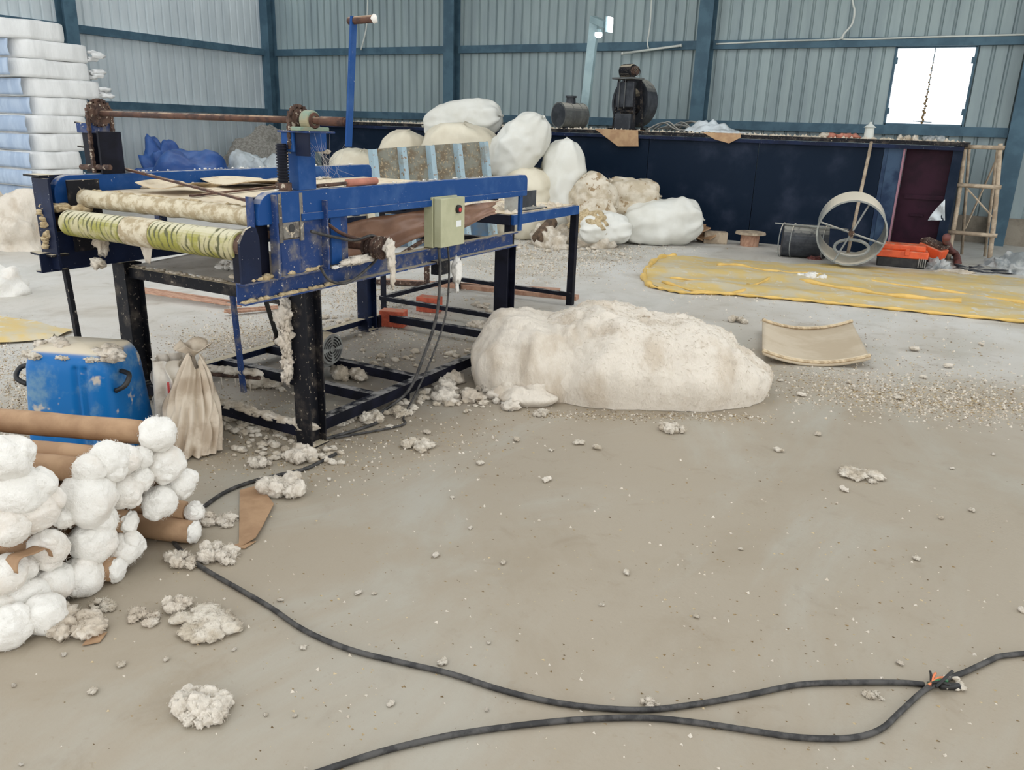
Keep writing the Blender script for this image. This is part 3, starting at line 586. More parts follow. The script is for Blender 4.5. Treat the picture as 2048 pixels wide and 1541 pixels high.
# base frame of angle iron
def angle(a, b, w, name='base_bar', mt='black_steel', side=1):
    a = V(a); b = V(b); d = (b - a).normalized(); x = V((-d.y, d.x, 0)) * side
    sec = [(0, 0), (w, 0), (w, -.006), (.006, -.006), (.006, -w), (0, -w)]
    return P(MB().prism([a + x * u + V((0, 0, z)) for u, z in sec], b - a), name, mt)
zb = .10
angle((XR - .06, 2.85, zb), (XR - .06, 4.96, zb), .06, side=1); angle((XL + .02, 2.72, zb), (XL + .02, 4.96, zb), .06, mt='navy_paint', side=-1)
for y in (2.74, 3.33, 3.74, 4.94): angle((XL + .03, y, zb - .001), (XR - .07, y, zb - .001), .055)
for x, y in ((XR - .085, 4.9), (XL + .06, 4.9), (XL + .06, 3.4), (XR - .085, 3.6)): P(MB().b2((x - .02, y - .02, 0), (x + .02, y + .02, zb - .01)), 'base_foot', 'black_steel')
# tie bars below the rollers and the tray
P(MB().bar((XL + .1, 2.76, .735), (XR - .11, 2.76, .735), .05, .06), 'tie_bar', 'dark_steel', bev=.004)
P(MB().bar((XL + .1, 4.72, .80), (XR - .11, 4.72, .80), .05, .06), 'tie_bar', 'black_steel', bev=.004)
P(MB().add([(XL + .1, 2.78, .77), (XR - .1, 2.78, .77), (XR - .1, 3.45, .80), (XL + .1, 3.45, .80), (XR - .1, 2.78, .86), (XR - .1, 3.45, .89)], [(0, 1, 2, 3), (1, 4, 5, 2)]), 'tray', 'tray_zinc', thick=.004)
P(MB().bar((XL + .08, 2.40, .8), (XL + .10, 2.42, .12), .024, .024), 'prop_rod', 'dark_steel')
# upper side rails with rounded ends and a pressed lip
def rail(x, y0, y1, mt):
    z0, z1 = 1.115, 1.25; pts = []
    for k in range(7): a = PI / 2 * k / 6; pts.append((y0 + .09 - .09 * math.sin(a), z1 - .09 + .09 * math.cos(a)))
    pts += [(y0, z0), (y1, z0)]
    for k in range(5): a = PI / 2 * k / 4; pts.append((y1 - .04 + .04 * math.cos(a), z1 - .04 + .04 * math.sin(a)))
    m = MB(); m.prism([V((x - .025, y, z)) for y, z in pts], (.05, 0, 0)); m.b2((x + .025, y0 + .25, z0), (x + .034, y1 - .02, z0 + .035)); return P(m, 'side_rail', mt, bev=.004)
rail(XR - .02, 2.47, 4.86, 'blue_paint'); rail(XL + .02, 2.42, 4.88, 'blue_paint')
P(MB().b2((XL + .05, 2.62, 1.15), (XR - .05, 4.78, 1.165)), 'bed_board', 'bed_wood')
for y in (4.55, 2.7, 3.6): P(MB().bar((XL + .05, y, 1.12), (XR - .05, y, 1.12), .04, .05), 'bed_bearer', 'black_steel')
P(MB().b2((XR - .012, 4.765, .885), (XR + .004, 4.80, 1.15)), 'rail_strut', 'blue_paint'); P(MB().b2((XL - .01, 4.7, .88), (XL + .02, 4.76, 1.12)), 'rail_strut', 'blue_paint')
for x in (XR - .03, XL + .03): P(MB().b2((x - .02, 3.0, .88), (x + .02, 3.05, 1.12)), 'rail_strut', 'blue_paint_dirty')
# right-hand roller housing
def slotplate(x0, x1, y0, y1, z0, z1, sy0, sy1, sz0, sz1):
    m = MB(); m.b2((x0, y0, z0), (x1, sy0, z1)); m.b2((x0, sy1, z0), (x1, y1, z1)); m.b2((x0, sy0, z0), (x1, sy1, sz0)); m.b2((x0, sy0, sz1), (x1, sy1, z1)); return m
hp = P(slotplate(XR - .02, XR - .005, 2.55, 2.87, .88, 1.24, 2.60, 2.72, 1.04, 1.23), 'housing_plate', 'blue_paint_dirty', bev=.003)
bb = P(MB().b2((XR - .03, 2.61, 1.045), (XR + .004, 2.71, 1.15)), 'bearing_slide', 'worn_steel', bev=.004)
P(MB().cyl((XR, 2.66, 1.09), (XR + .007, 2.66, 1.09), .018, n=14), 'bearing_bore', 'black_plastic', bb)
P(MB().b2((XR - .03, 2.625, 1.16), (XR - .002, 2.695, 1.215)), 'slide_screw_block', 'rust_dark')
P(MB().b2((XR - .004, 2.585, 1.03), (XR + .006, 2.605, 1.24)), 'slot_guide', 'worn_steel'); P(MB().b2((XR - .004, 2.715, 1.03), (XR + .006, 2.735, 1.24)), 'slot_guide', 'worn_steel')
P(MB().cyl((XR - .012, 2.66, 1.21), (XR - .012, 2.66, 1.275), .012, n=10), 'adjuster_screw', 'rust_dark')
P(MB().b2((XR - .05, 2.46, .88), (XR - .04, 2.56, 1.23)), 'flange_and_shade', 'black_steel'); P(MB().b2((XR - .05, 2.455, .88), (XR - .01, 2.463, 1.235)), 'flange_and_shade', 'blue_paint_dirty')  # the black strip paints the shade in the recess between guard and plate
P(MB().b2((XR - .012, 2.545, .88), (XR + .03, 2.557, 1.24)), 'flange_and_shade', 'blue_paint_dirty'); P(MB().b2((XR - .004, 2.86, .88), (XR + .03, 2.872, 1.2)), 'flange_and_shade', 'blue_paint_dirty')
P(MB().b2((XR - .02, 2.93, .89), (XR - .008, 3.0, 1.14)), 'stay_plate', 'blue_paint')
m = MB(); pts = [(2.36, .88), (2.47, .88), (2.47, 1.06)] + [(2.43 + .055 * math.cos(a), 1.06 + .055 * math.sin(a)) for a in (PI * .35, PI * .5, PI * .7, PI * .85)] + [(2.36, 1.05)]
m.prism([V((XR - .01, y, z)) for y, z in pts], (.012, 0, 0)); P(m, 'guard_plate', 'navy_paint')
P(MB().b2((XR - .06, 2.372, .88), (XR - .01, 2.38, 1.05)), 'guard_plate', 'black_steel')
# left-hand housing
P(MB().b2((XL - .02, 2.36, .80), (XL - .008, 2.62, 1.25)), 'housing_plate', 'navy_paint'); P(MB().b2((XL - .02, 2.355, .80), (XL + .11, 2.367, 1.24)), 'flange_and_shade', 'navy_paint')
P(MB().b2((XL - .07, 2.345, 1.245), (XL + .06, 2.42, 1.255)), 'cap_plate', 'dark_steel'); P(MB().b2((XL - .08, 2.33, .865), (XL + .1, 2.42, .875)), 'cap_plate', 'dark_steel')
P(MB().b2((XL + .1, 2.45, .88), (XL + .112, 2.62, 1.23)), 'bearing_slide', 'dark_steel')
P(MB().b2((XL + .02, 2.40, .88), (XL + .03, 2.72, 1.02)), 'splash_plate', 'dark_steel')
# rollers
rl = P(MB().cyl((XL + .14, 2.42, 1.03), (XR - .045, 2.42, 1.03), .063, .066, n=32), 'front_roller', 'roller_print', smooth=False, bev=.006)
P(MB().pipe((XL + .60, 2.42, 1.031), (XL + .80, 2.42, 1.031), .0675, .06), 'dusty_wrap', 'roller_dusty', rl)
P(MB().cyl((XL + .02, 2.42, 1.03), (XR - .02, 2.42, 1.03), .022, n=14), 'roller_axle', 'rust_dark'); P(MB().cyl((XR - .05, 2.42, 1.03), (XR - .018, 2.42, 1.03), .055, n=24), 'roller_hub', 'rust_dark')
m = MB(); m.grid(lambda u, v: V((XL + .08 + v * 1.25, 2.53 + math.cos(2 * PI * u) * .043 * (1 + .16 * fn((v * 9, u * 3, 0), 1.5)), 1.14 + math.sin(2 * PI * u) * .043 * (1 + .16 * fn((v * 9, u * 3, 4), 1.5)))), 20, 60, True)
P(m, 'lint_roller', 'roller_dusty', smooth=True); P(MB().cyl((XL + .02, 2.53, 1.14), (XR - .02, 2.53, 1.14), .02, n=12), 'roller_axle', 'rust_dark')
# hand shaft on posts with sprockets, chain, bearing and crank
SY, SZ = 2.75, 1.548
P(MB().cyl((XL - .03, SY, SZ), (-2.36, SY, SZ), .0145, n=16), 'hand_shaft', 'rust', smooth=True)
P(MB().cyl((-2.5, SY, SZ), (-2.37, SY, SZ), .019, n=16), 'shaft_collar', 'rust', smooth=True)
P(MB().b2((XR - .055, 2.72, 1.25), (XR + .005, 2.83, 1.42)), 'post', 'blue_paint', bev=.003)
P(MB().b2((XR - .06, 2.69, 1.415), (XR + .012, 2.90, 1.498)), 'post_bracket', 'blue_paint', bev=.003)
P(MB().b2((XR - .07, 2.68, 1.497), (XR + .1, 2.86, 1.505)), 'bracket_plate', 'blue_paint_dirty')
P(MB().b2((XR + .012, 2.70, 1.40), (XR + .09, 2.71, 1.498)), 'bracket_web', 'navy_paint')
m = MB(); m.cyl((XR - .03, 2.66, 1.25), (XR - .03, 2.66, 1.45), .021, n=16)
for k in range(16): m.pipe((XR - .03, 2.66, 1.255 + k * .0122), (XR - .03, 2.66, 1.261 + k * .0122), .026, .02, 16)
P(m, 'screw_column', 'black_steel'); P(MB().cyl((XR - .03, 2.66, 1.25), (XR - .03, 2.66, 1.285), .035, n=8), 'screw_nut', 'rust_dark')
pb_ = P(MB().cyl((XR + .03, SY, SZ), (XR + .08, SY, SZ), .043, n=24), 'pillow_block', 'green_paint', bev=.006)
P(MB().b2((XR + .025, SY - .09, 1.505), (XR + .085, SY + .09, 1.522)), 'block_foot', 'green_paint', pb_, bev=.004)
P(MB().pipe((XR + .079, SY, SZ), (XR + .085, SY, SZ), .034, .02, 20), 'bearing_ring', 'rust', pb_)
def sprocket(x, r, name='sprocket'):
    m = MB(); m.cyl((x - .006, SY, SZ), (x + .006, SY, SZ), r, n=28); m.cyl((x - .02, SY, SZ), (x + .02, SY, SZ), r * .5, n=20)
    for k in range(18): a = 2 * PI * k / 18; m.box((x, SY + math.cos(a) * r, SZ + math.sin(a) * r), (.01, .012, .012), Matrix.Rotation(a, 3, 'X'))
    return P(m, name, 'rust_dark')
def chain(x, r, zb_):
    pts = [(SY + r * math.cos(a), SZ + r * math.sin(a)) for a in [PI * k / 12 for k in range(13)]]
    z = SZ
    while z > zb_: z -= .016; pts.append((SY - r, z)); pts.insert(0, (SY + r, z))
    m = MB()
    for k, (y, z) in enumerate(pts): m.box((x, y, z), (.02 if k % 2 else .012, .015, .016))
    return P(m, 'roller_chain', 'rust_dark')
sprocket(XL - .01, .062); chain(XL - .01, .066, 1.27); sprocket(XR - .01, .055); chain(XR - .01, .058, 1.44)
# left tower
P(MB().b2((XL - .10, 2.70, 1.25), (XL - .03, 2.80, 1.50)), 'post', 'black_steel', bev=.003); P(MB().b2((XL + .035, 2.69, 1.25), (XL + .05, 2.82, 1.46)), 'post', 'black_steel')
P(MB().b2((XL - .11, 2.68, 1.45), (XL - .02, 2.83, 1.50)), 'post_bracket', 'blue_paint_dirty', bev=.003)
for z in (1.5, 1.38): P(MB().bar((XL - .16, 2.72, z), (XL - .09, 2.72, z - .004), .03, .008), 'tab', 'dark_steel')
P(MB().cyl((XL - .14, 2.7, 1.275), (XL + .1, 2.7, 1.285), .014, n=10), 'cross_pin', 'rust_dark'); P(MB().cyl((XL - .08, 2.75, 1.5), (XL - .08, 2.75, 1.55), .025, n=14), 'pillow_block', 'dark_steel')
# crank
P(MB().bar((-2.352, SY, SZ - .10), (-2.305, SY, 1.955), .012, .034, (0, 1, 0)), 'crank_arm', 'blue_paint', bev=.002)
ch = P(MB().cyl((-2.33, SY, 1.938), (-2.205, SY, 1.942), .015, n=16), 'crank_handle', 'rust', smooth=False)
P(MB().blob((-2.2, SY, 1.942), (.011, .017, .019), 3, .2, 2, 2), 'handle_lint', 'cotton', ch, smooth=True)
# control box hung on the beam
cb = P(MB().b2((-2.66, 3.73, .885), (-2.60, 3.98, 1.165)), 'control_box', 'beige_box', bev=.004)
P(MB().b2((-2.595, 3.735, .89), (-2.545, 3.975, 1.16)), 'box_door', 'beige_box', cb, bev=.004)
kn = P(MB().cyl((-2.545, 3.90, 1.095), (-2.53, 3.90, 1.095), .024, n=18), 'switch', 'black_plastic', cb); 
P(MB().cyl((-2.531, 3.90, 1.092), (-2.527, 3.90, 1.092), .013, n=14), 'switch_button', 'red_plastic', cb)
P(MB().b2((-2.545, 3.885, .995), (-2.5435, 3.935, 1.03)), 'box_sticker', 'box_label', cb)
for k, (dx, dy) in enumerate(((0, 0), (.03, .05))):
    a = V((-2.60 + dx, 3.79 + dy, .885)); m = MB(); m.tube(spline([a, a + V((.01, 0, -.15)), a + V((.0, -.02, -.4)), a + V((-.02, -.12, -.62)), a + V((-.03, -.26, -.80)), a + V((-.05 + .1 * k, -.5, -.873)), a + V((.02 + .1 * k, -.62, -.875)), a + V((-.05, -.95, -.875))]), .009 if k == 0 else .006, 8); P(m, 'power_cable', 'cable_rubber', smooth=True)
P(MB().b2((-2.66, 3.80, .72), (-2.60, 3.9, .80)), 'junction_bracket', 'dark_steel')
# drive shaft, pulley, belts
P(MB().cyl((-3.45, 3.2, .945), (-2.50, 3.2, .95), .021, n=14), 'drive_shaft', 'rust', smooth=True)
dp = P(MB().cyl((-2.64, 3.2, .95), (-2.53, 3.2, .95), .045, .05, n=20), 'drive_pulley', 'rust_dark'); m = MB()
for k in range(4): m.pipe((-2.63 + k * .028, 3.2, .95), (-2.618 + k * .028, 3.2, .95), .058, .04, 20)
P(m, 'pulley_flange', 'rust_dark', dp)
m = MB(); m.tube(spline([(-2.585, 2.75, 1.07), (-2.585, 2.9, 1.03), (-2.585, 3.05, 1.0), (-2.585, 3.18, 1.01), (-2.585, 3.25, .97), (-2.585, 3.24, .91), (-2.585, 3.12, .84), (-2.585, 2.98, .80), (-2.585, 2.86, .83), (-2.585, 2.8, .9)]), .007, 8); P(m, 'drive_belt', 'cable_rubber', smooth=True)
m = MB(); m.tube(spline([(-2.60, 2.88, 1.09), (-2.60, 2.97, 1.04), (-2.60, 3.1, 1.0), (-2.60, 3.2, 1.0)]), .009, 8); P(m, 'drive_belt', 'rust', smooth=True)
m = MB(); m.blob((-2.5, 3.21, .95), (.02, .035, .05), 2, .4, 3, 3); m.blob((-2.495, 3.22, .88), (.016, .024, .06), 5, .4, 3, 3); m.blob((-2.49, 3.22, .80), (.012, .014, .05), 7, .4, 3, 3); P(m, 'hanging_lint', 'cotton_raw', smooth=True)
m = MB(); m.blob((-2.60, 3.98, .73), (.03, .035, .08), 2, .3, 3, 3); m.blob((-2.60, 3.985, .65), (.012, .014, .06), 5, .3, 3, 3); P(m, 'hanging_lint', 'cotton', smooth=True)
m = MB(); m.blob((-2.585, 3.08, .90), (.015, .12, .022), 2, .5, 4, 3); P(m, 'hanging_lint', 'cotton_raw', smooth=True)
m = MB(); m.blob((-3.75, 2.5, .93), (.03, .03, .06), 2, .5, 3, 3); m.blob((-3.72, 2.45, .84), (.045, .03, .025), 9, .5, 3, 3); P(m, 'hanging_lint', 'cotton_dirty', smooth=True)
# lint and dust caked on ledges
def caked(pts, r, mt, n, seed):
    rn = random.Random(seed); m = MB(); pts = [V(p) for p in pts]
    for k in range(n):
        f_ = rn.random() * (len(pts) - 1); i = min(int(f_), len(pts) - 2); p = pts[i].lerp(pts[i + 1], f_ - i); rr = r * rn.uniform(.4, 1.2)
        m.blob(p + V((rn.uniform(-1, 1) * r * .5, rn.uniform(-1, 1) * r * .5, rr * .2)), (rr, rr * 1.3, rr * .6), seed + k, .5, 2.6, 2)
    return P(m, 'lint_coat', mt, smooth=True, kind='stuff')
caked([(XR - .02, 2.40, .885), (XR - .02, 2.9, .885)], .018, 'husk_pale', 46, 1); caked([(XR - .02, 2.38, .795), (XR - .02, 2.95, .795)], .012, 'husk_pale', 50, 2)
caked([(XR - .05, 2.40, .885), (XR - .15, 2.45, .885)], .014, 'cotton_dirty', 14, 3); caked([(XL + .03, 2.38, 1.10), (XL + .1, 2.44, 1.09), (XL + .14, 2.5, 1.08)], .03, 'husk_pale', 26, 4)
caked([(XL + .02, 2.355, 1.08), (XL + .06, 2.35, .98), (XL + .03, 2.35, .90)], .015, 'husk_pale', 30, 5); caked([(XL + .02, 2.45, .885), (XL + .02, 2.8, .885)], .02, 'cotton_dirty', 24, 6)
caked([(XL + .08, 2.60, 1.168), (XR - .1, 2.60, 1.168)], .014, 'husk_pale', 70, 7); caked([(XL + .06, 2.9, 1.17), (XL + .08, 4.4, 1.17)], .018, 'cotton_dirty', 50, 8)
caked([(XR - .03, 2.6, 1.255), (XR - .02, 4.6, 1.255)], .006, 'cotton', 40, 9); caked([(XL + .02, 2.6, 1.255), (XL + .02, 4.7, 1.255)], .007, 'cotton', 40, 10)
caked([(XR - .05, 2.72, 1.41), (XR + .01, 2.9, 1.412)], .012, 'cotton_dirty', 16, 11); caked([(XR + .02, 2.9, .88), (XR - .0, 3.3, .885)], .012, 'cotton', 40, 12); caked([(XL + .1, 2.76, .768), (XR - .15, 2.76, .768)], .012, 'cotton_dirty', 60, 13)
m = MB()
for k in range(11): m.blob((XR - .12 + .012 * math.sin(k * 2.3), 2.71 + .008 * math.cos(k * 1.7), .72 - .036 * k), (.026 - .001 * k + .008 * (k % 3), .02, .036), k, .6, 2.6, 3, fine=.2)
P(m, 'hanging_lint', 'cotton_raw', smooth=True)
m = MB(); q0 = AY(290, 485, 2.47); m.grid(lambda u, v: q0 + V(((u - .5) * .12 * (1 - v * .8), .01 * math.sin(9 * u), .035 - .13 * v + .01 * math.sin(5 * u))), 8, 8); P(m, 'hanging_rag', 'cotton_raw', smooth=True, thick=.003)
# motor on the base frame
mt_ = P(MB().cyl((-3.62, 3.62, .21), (-3.32, 3.62, .21), .098, n=28), 'electric_motor', 'motor_grey', bev=.008)
m = MB()
for k in range(20): a = 2 * PI * k / 20; m.box((-3.46, 3.62 + .098 * math.cos(a), .21 + .098 * math.sin(a)), (.2, .016, .005), Matrix.Rotation(a, 3, 'X'))
P(m, 'cooling_fin', 'motor_grey', mt_); P(MB().cyl((-3.33, 3.62, .21), (-3.27, 3.62, .21), .103, .097, n=28), 'fan_cover', 'motor_grey', mt_, bev=.006)
m = MB()
for r_ in (.025, .042, .059, .076):
    for q in range(4): m.tube([(-3.268, 3.62 + r_ * math.cos(a), .21 + r_ * math.sin(a)) for a in [q * PI / 2 + .2 + k * .165 for k in range(8)]], .0045, 4)
P(m, 'fan_slot', 'black_plastic', mt_); P(MB().b2((-3.58, 3.52, .07), (-3.36, 3.72, .115)), 'motor_foot', 'motor_grey', mt_); P(MB().cyl((-3.62, 3.62, .21), (-3.72, 3.62, .21), .05, n=18), 'motor_pulley', 'rust_dark', mt_)
m = MB(); m.bar((-3.68, 3.57, .22), (-3.44, 3.15, .93), .03, .008, (1, 0, 0)); m.bar((-3.68, 3.67, .22), (-3.44, 3.25, .95), .03, .008, (1, 0, 0)); P(m, 'motor_belt', 'black_plastic')
P(MB().bar((-3.38, 3.0, .08), (-3.42, 3.0, .79), .03, .018), 'hanger_bar', 'blue_paint_dirty')
P(MB().cyl((-3.86, 2.85, .17), (-3.3, 3.05, .17), .017, n=10), 'foot_rod', 'rust_dark')
m = MB()
for k in range(9): m.blob((-3.72 + .05 * k, 2.9 + .018 * k, .195), (.05, .03, .022), k, .5, 3, 2)
for k in range(4): m.tube([(-3.6 + .08 * k, 2.94 + .03 * k, .17), (-3.6 + .08 * k, 2.94 + .03 * k, .10 - .02 * (k % 2))], .004, 5)
P(m, 'lint_coat', 'cotton_raw', smooth=True)
m = MB()
for k in range(16): m.blob((-3.5 + .055 * k, 2.76, zb + .004), (.055, .025, .012 + .014 * random.random()), k, .6, 3, 2)
P(m, 'lint_coat', 'cotton_dirty', smooth=True)
m = MB()
for k in range(22):
    a_, b_ = V((XR + .03 + random.uniform(0, .15), 2.76 + random.uniform(-.05, .1), 1.47 + random.uniform(-.07, .03))), V((XR + .0 + random.uniform(-.04, .1), 2.80 + random.uniform(0, .2), 1.28 + random.uniform(0, .1)))
    m.tube([a_, a_.lerp(b_, .5) + V((0, 0, -.02)), b_], .0005, 3)
P(m, 'cobweb', 'cobweb')
# ---- loose things lying on the machine bed
for k, (a, b, lb) in enumerate(((G(242, 336, 1.27), G(512, 406, 1.20), 'long rusty flat bar laid diagonally across the machine bed'), (G(382, 392, 1.175), G(600, 368, 1.18), 'rusty flat bar crossing under the diagonal one on the bed'), (G(470, 362, 1.19), G(640, 374, 1.185), 'short rusty rod on the bed beside the blue post'))):
    tag(MB().bar(a, b, .022, .01).build('rusty_bar', 'rust'), lb, 'metal bar', 'rusty bars on the machine bed')
rnd = random.Random(3)
for k, (px, py, w_, d_, rz, lb) in enumerate(((540, 358, .34, .5, .3, 'stiff brown card lying topmost on the machine bed'), (500, 372, .4, .4, -.2, 'curled brown card under the topmost one on the bed'), (600, 352, .3, .45, .1, 'brown card at the far right of the machine bed near the post'), (360, 384, .3, .3, .05, 'wide dusty card near left rail on the machine bed'))):
    c = G(px, py, 1.17); R = Matrix.Rotation(rz, 3, 'Z'); m = MB()
    m.grid(lambda u, v: c + R @ V(((u - .5) * w_, (v - .5) * d_, .006 + .006 * k + .022 * (u - .5) ** 2 * 4 * (k % 2) + .01 * math.sin(v * 4))), 8, 6); tag(m.build('card_sheet', 'bed_wood', thick=.004), lb, 'cardboard', 'cards on the machine bed')
rod('clay_pipe', 'clay_tube', [V((XR - .02, 3.07, 1.268)), V((XR - .03, 3.30, 1.268))], .018, 'short salmon-coloured tube lying on the near machine rail', 'tube', 16)
rod('thin_spindle', 'rust_dark', [V((XR - .02, 2.86, 1.262)), V((XR - .02, 3.06, 1.266))], .009, 'thin dark spindle on the rail left of the salmon tube', 'rod', 10)

# ---- stand behind the machine
sx0, sx1, sy0, sy1, sz = -4.32, -3.05, 5.42, 6.60, .90
t = thing('steel_stand', 'black angle-iron stand with blue top bar behind the machine', 'stand', ((sx0 + sx1) / 2, (sy0 + sy1) / 2, 0))
for x in (sx0, sx1):
    for y in (sy0, sy1):
        m = MB(); sg = -1 if x > -3.5 else 1; m.b2((x, y - .004, 0), (x + sg * .055, y + .004, sz - .06)); m.b2((x - .003, y, 0), (x + .003, y + .055, sz - .06)); m.build('leg', 'black_steel', t)
for a, b, mt2 in (((sx0, sy0, sz - .03), (sx1, sy0, sz - .03), 'black_steel'), ((sx0, sy1, sz - .03), (sx1, sy1, sz - .03), 'black_steel'), ((sx0, sy0, sz - .03), (sx0, sy1, sz - .03), 'black_steel'), ((sx1, sy0, sz - .03), (sx1, sy1, sz - .03), 'blue_paint')):
    MB().bar(a, b, .05, .075).build('top_bar', mt2, t)
for a, b in (((sx0, sy0, .10), (sx1, sy0, .10)), ((sx0, sy1, .10), (sx1, sy1, .10)), ((sx0, sy0, .1), (sx0, sy1, .1))): MB().bar(a, b, .04, .035).build('stretcher', 'black_steel', t)
MB().b2((sx0 + .03, sy0 + .03, sz), (sx1 - .03, sy1 - .03, sz + .012)).build('top_sheet', 'bed_wood', t)
a = V((-3.22, 5.62, sz + .012)); t = thing('metal_tray', 'small dark metal channel piece standing on the black stand', 'metal piece', a)
MB().b2(a, a + V((.012, .5, .14))).build('web', 'soot_steel', t); MB().b2(a + V((.012, 0, 0)), a + V((.12, .5, .01))).build('flange', 'soot_steel', t); MB().b2(a + V((0, -.012, 0)), a + V((.12, 0, .13))).build('end_plate', 'galvanised', t)
fl = [((random.uniform(sx0 + .1, sx1 - .05), random.uniform(sy0 + .05, sy1 - .05), sz + .012), random.uniform(.015, .05)) for _ in range(300)]
tag(flake_mesh(fl, .5).build('husk_litter', 'cotton_dirty'), 'layer of husk and lint on the stand top', 'litter', kind='stuff')
# bricks
def brick(c, rz, label):
    m = MB().box((c[0], c[1], c[2]), (.20, .12, .13), Matrix.Rotation(rz, 3, 'Z')); return tag(m.build('red_block', 'red_brick', bev=.006), label, 'brick', 'red blocks under the machine')
p = G(778, 655); brick((p.x, p.y + .06, .066), .35, 'red clay block by the far left machine leg, nearest the camera')
p = G(852, 625); brick((p.x, p.y + .05, .066), .2, 'red clay block on the floor between the machine and the stand')
# ================================================================== LEFT BACKGROUND
# stack of folded cotton batts
SX, SYN = -11.69, 6.73; hs = 2.74 / 11
PX0 = [60, 70, 55, 55, 60, 58, 72, 60, 40, 45, 15]; PX1 = [160, 160, 165, 165, 175, 185, 195, 222, 208, 208, 165]
names = ['bottom', 'second from bottom', 'third from bottom', 'fourth from bottom', 'fifth from bottom', 'sixth from bottom', 'fifth from top', 'fourth from top', 'third from top', 'second from top', 'topmost']
for k in range(11):
    z0 = k * hs; rn = random.Random(k); x1 = SX; y0 = AX(PX0[k], 224, SX).y; Ln = AX(PX1[k], 224, SX).y - y0
    t = thing('cotton_batt', f'white folded cotton batt, {names[k]} in the tall stack by left wall', 'cotton batt', (x1 - .9, y0 + Ln / 2, z0), 'folded cotton batts in the tall stack')
    def shell(u, v, k=k, x1=x1, y0=y0, Ln=Ln, z0=z0):
        a = 2 * PI * u; c, s_ = math.cos(a), math.sin(a); q = (abs(c) ** 5 + abs(s_) ** 5) ** (-.2); w = .9
        zz = [-1, -1, -.93, -.6, 0, .6, .93, 1, 1][round(v * 8)]; r = (1 - abs(zz) ** 5) ** (1 / 5) if abs(zz) < 1 else 0
        rr = 0.0 if v in (0.0, 1.0) else (.955 + .045 * r)
        p = V((x1 - w + c * q * w * rr, y0 + Ln / 2 + s_ * q * Ln / 2 * rr, z0 + hs / 2 + zz * hs * .5))
        d = .03 * fn((p.x * 3, p.y * 3, p.z * 2), 1.2, k) + .012 * fn((p.x * 9, p.y * 9, p.z * 4), 1.3, k + 2)
        return p + V((c * d, s_ * d, .25 * d))
    m = MB(); m.grid(shell, 90, 9, True); m.build('batt_body', 'batt_cotton', t, smooth=True)
    m = MB(); m.grid(lambda u, v: V((x1 - 1.78 + 1.72 * u, y0 - .025 - .02 * math.sin(PI * v) + .012 * fn((u * 9, v * 4, k), 1.3), z0 + .02 + (hs - .035) * v)), 30, 7)
    m.build('shaded_face', 'batt_shade_blue', t, smooth=True, thick=.01)  # bluish skin that paints the shade on the batt's near face
    if k in (6, 7, 8, 9):
        m = MB()
        for q in range(5): yy = y0 + Ln + rn.uniform(-.05, .02); m.blob((x1 - rn.uniform(.0, .2), yy, z0 + rn.uniform(.05, .2)), (.05, .09, .035), q + k, .6, 3, 2)
        m.build('loose_tuft', 'batt_cotton', t, smooth=True)
def heap(name, label, cat, c, r, mt, seed=1, amp=.25, freq=2, sub=5, fine=.05, ffreq=8, rz=0, kind=None, h0=0):
    m = MB(); m.blob((c[0], c[1], h0), r, seed, amp, freq, sub, Matrix.Rotation(rz, 3, 'Z'), flat=0, fine=fine, ffreq=ffreq)
    return tag(m.build(name, mt, smooth=True, origin='b'), label, cat, kind=kind)
p = G(10, 500); heap('cotton_heap', 'loose creamy cotton heap on floor below the batt stack', 'cotton heap', (p.x - .3, p.y + .25, 0), (.75, .5, .62), 'cotton_raw', 3, .35, 2.2, 5, .10, 9, RZ)
p = G(-18, 590); heap('cotton_bundle', 'small white cloth-wrapped bundle at left edge on the grey floor', 'bundle', (p.x, p.y + .1, 0), (.22, .2, .24), 'cotton', 5, .2, 2, 4, .04); 
p = G(15, 585); heap('cloth_tail', 'flat ruffled white cloth tail beside the small bundle', 'cloth', (p.x, p.y, 0), (.16, .1, .045), 'cotton', 8, .5, 3, 4, .15)
p = V((-14.0, 11.0, 0)); heap('tarp_heap', 'blue tarpaulin thrown over a heap behind the left rail', 'tarpaulin', (-13.0, 10.6), (.95, .65, .96), 'tarp_blue', 6, .22, 1.6, 5, .035, 6, .3)
heap('tarp_bunch', 'bunched-up blue tarpaulin left of the covered heap', 'tarpaulin', (-14.1, 11.1), (.62, .5, .92), 'tarp_blue', 9, .55, 2.6, 5, .12, 7, .2)
heap('waste_heap', 'grey heap of cotton waste in the hall corner', 'heap', (-13.95, 13.5), (1.1, 1.0, 1.25), 'ash_heap', 4, .15, 2, 5, .05, 14)
heap('plastic_cover', 'crumpled whitish plastic sheet over waste beside blue tarpaulin', 'plastic sheet', (-12.35, 11.9), (.95, .5, .86), 'sheet_white', 11, .3, 2.4, 5, .08, 7, .4)
m = MB(); a = AY(522, 345, 11.8); b = AY(588, 345, 11.8); c_ = AY(580, 300, 12.0); d_ = AY(528, 304, 11.9)
m.add([V((a.x, a.y, 0)), V((b.x, b.y, 0)), c_ + V((.05, .5, 0)), d_ + V((0, .5, 0))], [(0, 1, 2, 3)]); tag(m.build('cardboard_sheet', 'cardboard', thick=.012), 'brown cardboard sheet leaning against waste heap behind the rail', 'cardboard')

